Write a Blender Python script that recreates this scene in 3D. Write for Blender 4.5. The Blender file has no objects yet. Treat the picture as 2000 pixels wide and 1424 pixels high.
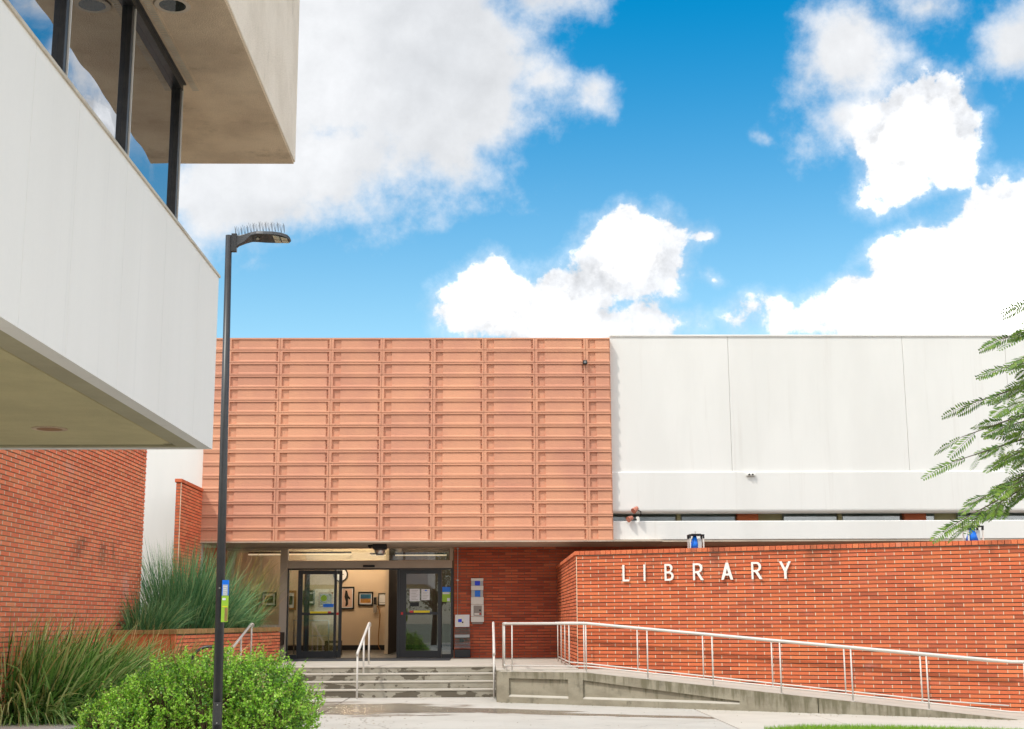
import bpy, math, random
from mathutils import Vector, Matrix
R = math.radians
rnd = random.Random(7)
scene = bpy.context.scene
COL = scene.collection

# ------------------------------------------------------------------ camera
F = 2605.0
dv = Vector((-50, -501, -2605)).normalized()
uv_ = Vector((-.0045 * 13550, 13550, -2605)); uv_ = (uv_ - dv * uv_.dot(dv)).normalized()
rv = dv.cross(uv_)
CAM = Vector((0, 0, 1.6))
cam_data = bpy.data.cameras.new('camera'); cam = bpy.data.objects.new('camera', cam_data); COL.objects.link(cam)
cam.matrix_world = Matrix((
    (rv.x, rv.y, rv.z, CAM.x), (dv.x, dv.y, dv.z, CAM.y), (uv_.x, uv_.y, uv_.z, CAM.z), (0, 0, 0, 1)))
cam_data.sensor_width = 36; cam_data.lens = 36 * F / 2000; cam_data.clip_end = 3000; cam_data.clip_start = .1
scene.camera = cam

def ray(x, y):
    c = Vector((x - 1000, 712 - y, -F)); return Vector((rv.dot(c), dv.dot(c), uv_.dot(c)))
def aY(x, y, Y): w = ray(x, y); return CAM + w * (Y / w.y)
def aX(x, y, X): w = ray(x, y); return CAM + w * (X / w.x)
def aZ(x, y, Z): w = ray(x, y); return CAM + w * ((Z - 1.6) / w.z)

# ------------------------------------------------------------------ node helper
class NT:
    def __init__(s, nt): s.nt = nt
    def n(s, t, ins=None, **kw):
        nd = s.nt.nodes.new(t)
        for k, v in kw.items(): setattr(nd, k, v)
        for k, v in (ins or {}).items():
            if isinstance(v, bpy.types.NodeSocket): s.nt.links.new(v, nd.inputs[k])
            else: nd.inputs[k].default_value = v
        return nd
    def m(s, op, a, b=None, c=None, clamp=False):
        ins = {0: a}
        if b is not None: ins[1] = b
        if c is not None: ins[2] = c
        return s.n('ShaderNodeMath', ins, operation=op, use_clamp=clamp).outputs[0]
    def v(s, op, a, b=None):
        ins = {0: a}
        if b is not None: ins[1] = b
        nd = s.n('ShaderNodeVectorMath', ins, operation=op)
        return nd.outputs['Value'] if op in ('LENGTH', 'DOT_PRODUCT') else nd.outputs[0]
    def noise(s, vec, scale, detail=4, rough=.55, dist=0):
        return s.n('ShaderNodeTexNoise', {'Vector': vec, 'Scale': scale, 'Detail': detail, 'Roughness': rough, 'Distortion': dist}).outputs[0]
    def ss(s, x, a, b):
        return s.n('ShaderNodeMapRange', {0: x, 1: a, 2: b, 3: 0., 4: 1.}, interpolation_type='SMOOTHSTEP').outputs[0]
    def mix(s, f, a, b, bt='MIX'):
        nd = s.n('ShaderNodeMix', data_type='RGBA', blend_type=bt)
        for k, v in ((0, f), (6, a), (7, b)):
            if isinstance(v, bpy.types.NodeSocket): s.nt.links.new(v, nd.inputs[k])
            else:
                if k > 0 and len(v) == 3: v = (*v, 1)
                nd.inputs[k].default_value = v
        return nd.outputs[2]

# ------------------------------------------------------------------ world: sky with clouds
SUN = Vector((-.55, -.50, 1.0)).normalized()      # towards the sun
world = bpy.data.worlds.new('World'); scene.world = world; world.use_nodes = True
w = NT(world.node_tree)
for nd in list(world.node_tree.nodes): world.node_tree.nodes.remove(nd)
sky = w.n('ShaderNodeTexSky', sky_type='NISHITA')
sky.sun_disc = False
sky.sun_elevation = math.asin(SUN.z); sky.sun_rotation = math.atan2(SUN.x, SUN.y) % (2 * math.pi)
sky.air_density = 1.0; sky.dust_density = .6; sky.ozone_density = 1.5
dirv = w.v('NORMALIZE', w.n('ShaderNodeTexCoord').outputs['Generated'])
sp = w.n('ShaderNodeSeparateXYZ', {0: dirv})
def warpv(scale, amp, det):
    t = w.n('ShaderNodeTexNoise', {'Vector': dirv, 'Scale': scale, 'Detail': det})
    v = w.v('SCALE', w.v('SUBTRACT', t.outputs['Color'], (.5, .5, .5))); v.node.inputs['Scale'].default_value = amp
    return v
az = w.m('ARCTAN2', sp.outputs[0], sp.outputs[1]); el = w.m('ARCSINE', sp.outputs[2])
p2 = w.v('ADD', w.n('ShaderNodeCombineXYZ', {0: az, 1: el, 2: 0.}).outputs[0], w.v('ADD', warpv(10., .05, 2.), warpv(38., .018, 4.)))
p2 = w.v('MULTIPLY', p2, (1, 1, 0))
WHITE = [(975, 565, 115, 78), (1090, 595, 120, 80), (1225, 520, 115, 90), (1265, 470, 75, 55), (1150, 650, 200, 50), (900, 605, 55, 35), (965, 500, 40, 40),
         (1790, 255, 120, 95), (1745, 340, 75, 65), (1850, 290, 75, 75), (1700, 285, 45, 40), (1930, 560, 200, 165), (2020, 440, 150, 110), (1760, 620, 200, 85), (1580, 620, 150, 45),
         (1401, 543, 14, 13), (1376, 466, 11, 11)]
GREY = [(600, 60, 500, 260), (830, 170, 250, 170), (640, 310, 320, 125), (430, 350, 250, 110), (880, 310, 125, 90), (1060, -10, 170, 70), (1040, 150, 90, 60), (720, 385, 120, 60), (560, 395, 90, 45), (400, 395, 90, 50),
        (1660, 100, 105, 120), (1650, 210, 95, 75), (1780, 0, 90, 55), (1995, 60, 80, 80), (1150, 170, 30, 45), (970, 90, 120, 100), (1310, 88, 20, 12), (1483, 255, 15, 14), (1250, 15, 22, 10)]
def chain(bl):
    acc = None
    for (x, y, rx, ry) in bl:
        dd = ray(x, y).normalized(); a = math.atan2(dd.x, dd.y); e = math.asin(dd.z)
        q = w.v('MULTIPLY', w.v('SUBTRACT', p2, (a, e, 0)), (F / rx * math.cos(e), F / ry, 0))
        b = w.m('MULTIPLY', w.m('SUBTRACT', 1., w.v('LENGTH', q)), min(rx, ry) / 100. * (1 if min(rx, ry) > 30 else 1.6))
        if min(rx, ry) < 24: b = w.m('SUBTRACT', b, .10 if bl is WHITE else .24)
        acc = b if acc is None else w.n('ShaderNodeMath', {0: acc, 1: b, 2: .15}, operation='SMOOTH_MAX').outputs[0]
    return w.m('MAXIMUM', acc, -1.5)
CORE = (15., 14.6, 14.2); SKYLO, SKYHI = (1.1, 1.32, 1.18), (.0, .85, 1.12)
cw, cg = chain(WHITE), chain(GREY)
viewc = ray(1000, 500).normalized()
inside = w.ss(w.v('DOT_PRODUCT', dirv, tuple(viewc)), math.cos(R(33)), math.cos(R(24)))
low = w.noise(dirv, 2.6, 3, .5)
gen = w.m('SUBTRACT', w.m('MULTIPLY', w.m('SUBTRACT', low, .47), 9.), w.m('MULTIPLY', inside, 4.))
gen = w.m('MINIMUM', gen, 1.6)
fb = w.noise(dirv, 14., 12, .62)
fb2 = w.noise(w.v('ADD', dirv, (.4, .2, .7)), 34., 8, .65)
fbs = w.noise(w.v('ADD', dirv, tuple(SUN * .012)), 14., 8, .62)
nz = w.m('ADD', w.m('MULTIPLY', w.m('SUBTRACT', fb, .5), 1.5), w.m('MULTIPLY', w.m('SUBTRACT', fb2, .5), .5))
dw, dg_ = w.m('ADD', w.m('MAXIMUM', cw, gen), nz), w.m('ADD', w.m('MULTIPLY', cg, .85), w.m('MULTIPLY', nz, 1.35))
aw = w.m('MAXIMUM', w.ss(dw, -.03, .14), w.m('MULTIPLY', w.ss(dw, -.30, .35), .5))
ag = w.m('MULTIPLY', w.ss(dg_, -.30, .55), .97)
depth = w.ss(dw, .15, 1.0)
soft = w.noise(dirv, 6., 4, .5)
lit = w.m('MULTIPLY', w.m('SUBTRACT', fb, fbs), 4.)
wh = w.mix(depth, (6.9, 7.0, 7.15), CORE)
wh = w.mix(w.m('MULTIPLY', w.ss(w.noise(w.v('ADD', dirv, (.9, .1, .3)), 9., 6, .6), .50, .62), w.ss(dw, .9, .2)), wh, (5.35, 5.5, 5.75))
gy = w.mix(w.ss(soft, .3, .68), (4.4, 4.5, 4.65), (5.7, 5.75, 5.85))
gy = w.mix(w.ss(dg_, 0., .6), (5.2, 5.5, 5.9), gy)
def modul(c, amt):
    k = w.m('ADD', 1., w.m('MULTIPLY', lit, amt)); return w.mix(1., c, w.n('ShaderNodeCombineXYZ', {0: k, 1: k, 2: k}).outputs[0], 'MULTIPLY')
wh = modul(wh, .45); gy = modul(gy, .12)
tint = w.mix(w.ss(sp.outputs[2], .12, .46), SKYLO, SKYHI)
tint = w.mix(w.ss(sp.outputs[2], .0, .17), (.78, .80, .84), tint)
skyc = w.mix(1., sky.outputs[0], tint, 'MULTIPLY')
final = w.mix(ag, skyc, gy)
final = w.mix(aw, final, wh)
bg = w.n('ShaderNodeBackground', {'Color': final, 'Strength': .125})
w.nt.links.new(bg.outputs[0], w.n('ShaderNodeOutputWorld').inputs[0])
world.cycles.sampling_method = 'MANUAL'; world.cycles.sample_map_resolution = 512

sun_d = bpy.data.lights.new('sun', 'SUN'); sun_d.energy = 2.1; sun_d.angle = R(3); sun_d.color = (1., .95, .87)
sun = bpy.data.objects.new('sun', sun_d); COL.objects.link(sun); sun.rotation_euler = SUN.to_track_quat('Z', 'Y').to_euler()
sun.location = (0, 0, 40)

scene.view_settings.view_transform = 'Standard'; scene.view_settings.look = 'None'
scene.view_settings.exposure = .40; scene.view_settings.gamma = 1; scene.view_settings.use_curve_mapping = False
scene.render.engine = 'CYCLES'
scene.cycles.use_denoising = True
scene.cycles.max_bounces = 7; scene.cycles.transparent_max_bounces = 12
scene.cycles.sample_clamp_indirect = 6
scene.cycles.caustics_reflective = False; scene.cycles.caustics_refractive = False

# ------------------------------------------------------------------ materials
def mat(name, col, rough=.75, col2=None, scale=3., stretch=(1, 1, 1), amt=1., fine=.12, fscale=40., bump=.0, bscale=60., rand=0., rand_col=None, spec=.4, metal=0., stain=None, extra=None, trans=0.):
    m = bpy.data.materials.new(name); m.use_nodes = True
    nt = NT(m.node_tree); b = m.node_tree.nodes['Principled BSDF']
    pos = nt.n('ShaderNodeNewGeometry').outputs['Position']
    pv = nt.v('MULTIPLY', pos, stretch)
    c = nt.mix(0., col, col)
    if col2: c = nt.mix(nt.m('MULTIPLY', nt.ss(nt.noise(pv, scale, 5, .6), .35, .68), amt), col, col2)
    if rand or rand_col:
        oi = nt.n('ShaderNodeObjectInfo').outputs['Random']; ii = nt.n('ShaderNodeNewGeometry').outputs['Random Per Island']
        r = nt.m('FRACT', nt.m('ADD', nt.m('MULTIPLY', oi, 17.3), ii))
        if rand_col:
            rp = nt.n('ShaderNodeValToRGB', {0: r}); cr = rp.color_ramp
            while len(cr.elements) < len(rand_col): cr.elements.new(.5)
            for i, (ps, cc) in enumerate(rand_col): cr.elements[i].position = ps; cr.elements[i].color = (*cc, 1)
            c = nt.mix(amt if not col2 else .75, c, rp.outputs[0])
        if rand:
            r2 = nt.m('FRACT', nt.m('MULTIPLY', r, 7.77))
            k = nt.m('ADD', 1 - rand, nt.m('MULTIPLY', r2, 2 * rand))
            c = nt.mix(1., c, nt.n('ShaderNodeCombineXYZ', {0: k, 1: k, 2: k}).outputs[0], 'MULTIPLY')
    if fine:
        k = nt.m('ADD', 1 - fine, nt.m('MULTIPLY', nt.noise(pos, fscale, 4, .65), 2 * fine))
        c = nt.mix(1., c, nt.n('ShaderNodeCombineXYZ', {0: k, 1: k, 2: k}).outputs[0], 'MULTIPLY')
    if stain:   # (colour, noise scale, lo, hi, stretch)
        sc, ns, lo, hi, st = stain
        c = nt.mix(nt.ss(nt.noise(nt.v('MULTIPLY', pos, st), ns, 6, .62), lo, hi), c, sc)
    rg = None
    if extra: c, rg = extra(nt, pos, c)
    m.node_tree.links.new(c, b.inputs['Base Color'])
    b.inputs['Roughness'].default_value = rough; b.inputs['Metallic'].default_value = metal
    b.inputs['Specular IOR Level'].default_value = spec
    if rg is not None: m.node_tree.links.new(rg, b.inputs['Roughness'])
    if bump:
        bn = nt.n('ShaderNodeBump', {'Strength': bump, 'Distance': .02, 'Height': nt.noise(pos, bscale, 5, .6)})
        m.node_tree.links.new(bn.outputs[0], b.inputs['Normal'])
    if trans:
        tr = nt.n('ShaderNodeBsdfTranslucent', {'Color': c})
        mx = nt.n('ShaderNodeMixShader', {0: trans, 1: b.outputs[0], 2: tr.outputs[0]})
        m.node_tree.links.new(mx.outputs[0], m.node_tree.nodes['Material Output'].inputs[0])
    return m
def efflo(nt, pos, c):
    k = nt.m('MULTIPLY', nt.ss(nt.noise(pos, 1.1, 5, .6), .60, .74), .34)
    c = nt.mix(k, c, (.62, .42, .38))
    sz = nt.n('ShaderNodeSeparateXYZ', {0: pos}).outputs[2]
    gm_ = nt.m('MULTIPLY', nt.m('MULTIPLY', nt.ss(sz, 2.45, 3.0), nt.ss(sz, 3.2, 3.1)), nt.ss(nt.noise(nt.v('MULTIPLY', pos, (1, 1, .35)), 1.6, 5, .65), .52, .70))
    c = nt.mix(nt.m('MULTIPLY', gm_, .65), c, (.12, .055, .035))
    k2 = nt.m('MULTIPLY', nt.ss(nt.noise(nt.v('MULTIPLY', pos, (1, 1, 2.5)), 26., 3, .5), .72, .77), .55)
    return nt.mix(k2, c, (.68, .55, .47)), None
M = {}
BR = [(0., (0.444, 0.104, 0.046)), (.18, (0.579, 0.129, 0.050)), (.45, (0.653, 0.155, 0.059)), (.7, (0.702, 0.191, 0.071)), (.88, (0.567, 0.140, 0.067)), (1., (0.739, 0.222, 0.084))]
M['brick'] = mat('brick_red', (.5, .14, .07), .85, (.44, .13, .08), .6, rand=.10, rand_col=BR, bump=.35, bscale=90, extra=efflo, spec=.25)
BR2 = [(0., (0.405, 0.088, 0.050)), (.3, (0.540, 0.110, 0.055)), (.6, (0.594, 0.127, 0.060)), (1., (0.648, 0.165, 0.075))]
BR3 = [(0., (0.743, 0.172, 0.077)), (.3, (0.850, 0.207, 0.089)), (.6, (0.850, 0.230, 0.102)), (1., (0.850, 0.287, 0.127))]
M['brick_pink_lifted'] = mat('brick_salmon_lifted', (.62, .18, .11), .85, (.56, .17, .12), .6, rand=.10, rand_col=BR3, bump=.35, bscale=90, extra=efflo, spec=.25)  # salmon brick, its colour lifted to offset the shade on these walls
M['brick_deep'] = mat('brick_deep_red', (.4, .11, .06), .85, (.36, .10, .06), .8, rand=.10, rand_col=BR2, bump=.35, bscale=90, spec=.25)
M['mortar'] = mat('mortar_cream', (.72, .58, .42), .95, (.60, .46, .33), 2., bump=.4)
M['mortar_mid'] = mat('mortar_tan', (.50, .36, .24), .95, (.40, .28, .19), 2., bump=.4)
M['mortar_dark'] = mat('mortar_grey', (.22, .15, .11), .95, (.16, .11, .08), 2., bump=.4)
def terra_x(nt, pos, c):
    k = nt.m('MULTIPLY', nt.ss(nt.noise(nt.v('MULTIPLY', pos, (1, 1, 5)), 5., 6, .75), .70, .76), .8)
    c = nt.mix(k, c, (.30, .15, .09))
    return c, None
M['terra'] = mat('terracotta_paint', (.655, .315, .19), .8, (.555, .255, .168), .55, rand=.06, fine=.07, fscale=25, bump=.12, bscale=40, extra=terra_x, spec=.3)
M['white'] = mat('white_stucco', (.755, .735, .70), .8, (.715, .695, .66), .8, (1, 1, .25), fine=.02, fscale=60, bump=.12, bscale=140,
                 stain=((.66, .63, .59), 1.6, .56, .82, (2.2, 2.2, .12)), spec=.3)
M['panel'] = mat('pale_grey_panel', (.87, .835, .785), .7, (.84, .805, .755), 1.2, (1, 1, .12), fine=.02, fscale=30, stain=((.74, .71, .67), 2.2, .56, .8, (3, 3, .1)), spec=.3)
M['flash'] = mat('beige_flashing', (.62, .54, .43), .5, (.5, .42, .32), 4., spec=.4)
def conc_x(nt, pos, c):
    k = nt.ss(nt.noise(nt.v('MULTIPLY', pos, (5, 5, 1)), 5., 6, .75), .60, .72)
    return nt.mix(nt.m('MULTIPLY', k, .45), c, (.25, .20, .14)), None
M['roofconc'] = mat('warm_concrete', (.82, .71, .59), .85, (.73, .62, .50), 1.6, fine=.12, fscale=50, bump=.5, bscale=60, stain=((.36, .29, .21), 3.5, .60, .85, (1, 1, .5)), extra=conc_x)
M['soffit_tan'] = mat('tan_stucco_soffit', (.78, .61, .43), .9, (.60, .45, .31), 1.3, fine=.22, fscale=70, bump=.6, bscale=90, stain=((.40, .28, .18), 2.2, .56, .80, (1, 1, 1)))
M['soffit_bounce_olive'] = mat('bounce_tinted_stucco', (.66, .57, .32), .9, (.58, .50, .28), 1.3, fine=.10, fscale=70, bump=.6, bscale=90)  # tan stucco with green lawn bounce light mixed into its colour
M['soffit'] = mat('tan_painted_soffit', (.62, .51, .40), .8, (.46, .38, .30), 1., fine=.03)
M['edge_bounce_olive'] = mat('bounce_tinted_trim', (.46, .41, .27), .8, (.40, .35, .23), 2.)  # lawn bounce light put into the trim colour too
M['blackmetal'] = mat('black_aluminium', (.012, .012, .013), .35, (.03, .028, .026), 9., fine=.3, fscale=200, spec=.5)
M['darkframe'] = mat('charcoal_frame', (.018, .02, .024), .4, spec=.5)
M['pole'] = mat('dark_bronze_paint', (.035, .035, .037), .38, (.045, .043, .042), 5., spec=.5)
M['frame_tan'] = mat('taupe_painted_metal', (.46, .38, .30), .5, (.43, .35, .27), 2., fine=.02, spec=.4)
M['rail'] = mat('cream_rail_paint', (.60, .57, .52), .35, (.62, .58, .53), 6., fine=.05, spec=.5)
M['steel'] = mat('brushed_steel', (.55, .53, .5), .3, metal=.9)
def pave_x(nt, pos, c):
    # damp stains left by shallow water, strung out in front of the steps
    s = nt.n('ShaderNodeSeparateXYZ', {0: pos}); x, y = s.outputs[0], s.outputs[1]
    n1 = nt.noise(nt.v('MULTIPLY', pos, (.6, 1.5, 1)), 1.3, 6, .55)
    def ell(cx, cy, rx, ry, sl):
        yy = nt.m('SUBTRACT', nt.m('SUBTRACT', y, cy), nt.m('MULTIPLY', nt.m('SUBTRACT', x, cx), sl))
        q = nt.m('ADD', nt.m('POWER', nt.m('ABSOLUTE', nt.m('DIVIDE', nt.m('SUBTRACT', x, cx), rx)), 2.), nt.m('POWER', nt.m('ABSOLUTE', nt.m('DIVIDE', yy, ry)), 2.))
        return nt.m('SUBTRACT', 1., nt.m('SQRT', q))
    d = nt.m('MAXIMUM', nt.m('MAXIMUM', ell(-2.2, 25.8, 2.0, 1.9, -.1), ell(-.2, 25.2, 2.2, .8, -.3)), ell(2.4, 23.9, 3.0, .33, -.22))
    dd_ = nt.m('ADD', nt.m('MAXIMUM', nt.m('MULTIPLY', d, .75), -.5), nt.m('MULTIPLY', nt.m('SUBTRACT', n1, .5), 1.7))
    wet = nt.ss(dd_, -.03, .09)
    n2 = nt.noise(nt.v('MULTIPLY', pos, (.8, 2.0, 1)), 2.0, 3, .5)
    wet = nt.m('MAXIMUM', wet, nt.m('MULTIPLY', nt.ss(n2, .68, .70), .8))
    deep = nt.ss(dd_, .12, .16)
    vo = nt.n('ShaderNodeTexVoronoi', {'Vector': nt.v('ADD', pos, nt.v('MULTIPLY', nt.n('ShaderNodeTexNoise', {'Vector': pos, 'Scale': 1.2, 'Detail': 4.}).outputs['Color'], (.8, .8, 0))), 'Scale': .16}, feature='DISTANCE_TO_EDGE').outputs['Distance']
    c = nt.mix(nt.m('MULTIPLY', nt.ss(vo, .0022, .0008), .55), c, (.16, .13, .10))
    c = nt.mix(nt.m('MULTIPLY', nt.ss(nt.noise(pos, 7., 2, .5), .70, .715), .5), c, (.20, .17, .14))
    c = nt.mix(nt.m('MULTIPLY', wet, nt.m('ADD', .72, nt.m('MULTIPLY', deep, .16))), c, (.17, .13, .092))
    rg = nt.m('SUBTRACT', .85, nt.m('ADD', nt.m('MULTIPLY', wet, .25), nt.m('MULTIPLY', deep, .45)))
    return c, rg
M['pave'] = mat('pavement_concrete', (.50, .465, .41), .85, (.455, .42, .365), .9, rand=.03, fine=.06, fscale=90, bump=.12, bscale=120, stain=((.40, .35, .28), 8., .70, .76, (1, 1, 1)), extra=pave_x)
M['pave2'] = mat('new_pavement_concrete', (.55, .50, .425), .85, (.50, .45, .38), .9, fine=.05, fscale=90, bump=.12, bscale=120, stain=((.44, .38, .30), 8., .72, .78, (1, 1, 1)))
def riser_x(nt, pos, c):
    low_ = nt.m('MULTIPLY', nt.ss(nt.n('ShaderNodeSeparateXYZ', {0: pos}).outputs[2], .17, .0), .07)
    n = nt.noise(nt.v('MULTIPLY', pos, (1.3, .3, 3.2)), 1.5, 5, .5)
    n2 = nt.noise(nt.v('MULTIPLY', pos, (4, .3, 5)), 1.7, 5, .55)
    k = nt.m('MAXIMUM', nt.ss(nt.m('ADD', n, low_), .54, .56), nt.ss(n2, .605, .62))
    return nt.mix(nt.m('MULTIPLY', k, .88), c, (.085, .068, .045)), nt.m('SUBTRACT', .85, nt.m('MULTIPLY', k, .25))
M['riser'] = mat('stained_step_concrete', (.34, .31, .25), .85, (.27, .245, .19), 3., (1, 1, 2), fine=.1, bump=.2, extra=riser_x)
M['tread'] = mat('step_tread_concrete', (.51, .465, .40), .85, (.46, .42, .35), 2., fine=.06, bump=.15)
def moss_x(nt, pos, c):
    s = nt.n('ShaderNodeSeparateXYZ', {0: pos}); x, z = s.outputs[0], s.outputs[2]
    drip = nt.noise(nt.v('MULTIPLY', pos, (6, 6, .8)), 1.3, 5, .6)
    top = nt.ss(nt.m('ADD', z, nt.m('MULTIPLY', x, .098)), .25, .85)
    k = nt.m('MULTIPLY', nt.ss(nt.m('ADD', drip, nt.m('MULTIPLY', top, .22)), .60, .80), .7)
    c = nt.mix(k, c, (.10, .088, .045))
    return c, None
M['rampwall'] = mat('mossy_board_concrete', (.31, .275, .205), .9, (.235, .205, .15), 2.2, (1, 1, 2), fine=.12, bump=.3, bscale=50, stain=((.14, .125, .09), 4., .56, .74, (1, 1, .5)), extra=moss_x)
M['soil'] = mat('bark_mulch', (.07, .05, .035), .95, (.12, .085, .055), 20., fine=.3, bump=1., bscale=60)
M['far_ground'] = mat('far_ground', (.22, .22, .17), .95, (.12, .15, .08), .2)
M['clere'] = mat('grey_window_frame', (.30, .29, .24), .5)
M['mat'] = mat('dark_door_mat', (.035, .038, .045), .9, fine=.2, fscale=300)
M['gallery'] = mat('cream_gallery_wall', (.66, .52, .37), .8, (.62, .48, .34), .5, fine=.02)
M['gceil'] = mat('dark_ceiling_unlit_walls', (.09, .06, .045), .9)  # brown ceiling; on the lobby walls the same dark stands for missing light
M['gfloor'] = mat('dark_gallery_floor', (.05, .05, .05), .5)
M['black'] = mat('black_paint', (.01, .01, .011), .5)
M['white_plastic'] = mat('white_plastic', (.78, .76, .70), .4)
M['grey_plastic'] = mat('grey_plastic', (.30, .27, .24), .5)
M['blue'] = mat('blue_plastic', (.01, .17, .75), .3)
M['blue2'] = mat('bright_blue_plastic', (.01, .05, .75), .3)
M['yellow'] = mat('yellow_label', (.85, .68, .02), .5)
M['red'] = mat('red_label', (.55, .03, .03), .5)
M['green'] = mat('green_print', (.33, .55, .04), .5)
M['paper'] = mat('white_paper', (.78, .78, .80), .6)
M['wood'] = mat('oak_frame', (.32, .15, .05), .5)
M['terracap'] = mat('terracotta_lamp_head', (.55, .20, .13), .5, (.40, .15, .1), 20.)
M['lead'] = mat('led_lens', (.62, .58, .45), .25)
M['bark'] = mat('tree_bark', (.10, .075, .05), .9, (.06, .045, .03), 8.)
def leafm(name, cols, rough=.5, tr=.3, spec=.4):
    return mat(name, cols[0], rough, rand=.15, rand_col=[(i / (len(cols) - 1), c) for i, c in enumerate(cols)], fine=.08, fscale=8, trans=tr, spec=spec)
M['reed'] = leafm('reed_green', [(0.057, 0.169, 0.060), (0.103, 0.260, 0.090), (0.081, 0.221, 0.090), (0.172, 0.351, 0.130), (0.391, 0.494, 0.220)], .45, .2)
M['strap'] = leafm('strap_leaf', [(.05, .10, .02), (0.087, 0.208, 0.036), (0.145, 0.320, 0.060), (0.232, 0.448, 0.096), (0.377, 0.576, 0.168), (0.638, 0.736, 0.300), (0.551, 0.432, 0.156)], .35, .3, .5)
M['strap2'] = leafm('bronze_strap_leaf', [(0.132, 0.178, 0.037), (0.250, 0.262, 0.047), (0.382, 0.309, 0.075), (0.662, 0.476, 0.187), (0.809, 0.571, 0.262)], .45, .3)
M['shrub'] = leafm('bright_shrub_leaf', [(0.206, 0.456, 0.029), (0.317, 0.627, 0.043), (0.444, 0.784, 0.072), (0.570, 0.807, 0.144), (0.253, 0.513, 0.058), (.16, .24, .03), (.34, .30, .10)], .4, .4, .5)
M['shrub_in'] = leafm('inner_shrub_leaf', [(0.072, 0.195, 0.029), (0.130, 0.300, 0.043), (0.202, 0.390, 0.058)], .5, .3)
M['twig'] = mat('brown_twig', (.10, .06, .035), .9)
M['frond'] = leafm('tree_frond_leaf', [(0.058, 0.127, 0.016), (0.104, 0.196, 0.024), (0.185, 0.300, 0.032), (0.139, 0.230, 0.072), (0.277, 0.380, 0.056)], .45, .35)
M['grass'] = leafm('lawn_grass', [(0.156, 0.336, 0.020), (0.234, 0.456, 0.030), (0.338, 0.552, 0.060)], .6, .3)
M['treeleaf'] = leafm('distant_tree_leaf', [(.03, .07, .02), (.05, .10, .03), (.08, .14, .04)], .6, .2)

M['litter'] = mat('dry_brown_leaf', (.20, .12, .06), .9, rand=.3, rand_col=[(0, (.16, .09, .04)), (.5, (.28, .18, .08)), (1, (.10, .13, .04))])
def glassmat(name, refl=1.6, tint=(.9, .95, .95), base=None, wav=.0, wscale=1.5, minr=.06):
    m = bpy.data.materials.new(name); m.use_nodes = True; nt = NT(m.node_tree)
    for nd in list(m.node_tree.nodes):
        if nd.type == 'BSDF_PRINCIPLED': m.node_tree.nodes.remove(nd)
    fr = nt.n('ShaderNodeFresnel', {'IOR': refl}).outputs[0]
    fr = nt.m('MAXIMUM', fr, minr)
    gl = nt.n('ShaderNodeBsdfGlossy', {'Roughness': .0, 'Color': (.95, .97, 1, 1)})
    if wav:
        pos = nt.n('ShaderNodeNewGeometry').outputs['Position']
        bn = nt.n('ShaderNodeBump', {'Strength': 1., 'Distance': wav, 'Height': nt.noise(pos, wscale, 1, .4)})
        m.node_tree.links.new(bn.outputs[0], gl.inputs['Normal'])
    bk = nt.n('ShaderNodeBsdfDiffuse', {'Color': (*base, 1)}) if base else nt.n('ShaderNodeBsdfTransparent', {'Color': (*tint, 1)})
    mx = nt.n('ShaderNodeMixShader', {0: fr, 1: bk.outputs[0], 2: gl.outputs[0]})
    m.node_tree.links.new(mx.outputs[0], m.node_tree.nodes['Material Output'].inputs[0])
    return m
M['glass'] = glassmat('clear_glass', 1.55, minr=.09)
M['glass_tint'] = glassmat('tinted_window_glass', 2.3, base=(.012, .014, .018), wav=.007, wscale=1.1, minr=.58)
M['acrylic'] = glassmat('clear_acrylic', 1.4, (.8, .8, .82), minr=.06)
M['lens_dark'] = glassmat('dark_light_lens', 1.5, base=(.035, .038, .03), minr=.1)
def emit(name, col, s):
    m = bpy.data.materials.new(name); m.use_nodes = True; b = m.node_tree.nodes['Principled BSDF']
    b.inputs['Base Color'].default_value = (*col, 1); b.inputs['Emission Color'].default_value = (*col, 1); b.inputs['Emission Strength'].default_value = s
    return m
M['tube_dim'] = emit('faint_light_track', (1., .75, .5), .55)
M['tube'] = emit('added_fill_tube', (1., .80, .55), 62.)  # only on the two unseen tubes added to brighten the gallery

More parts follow.
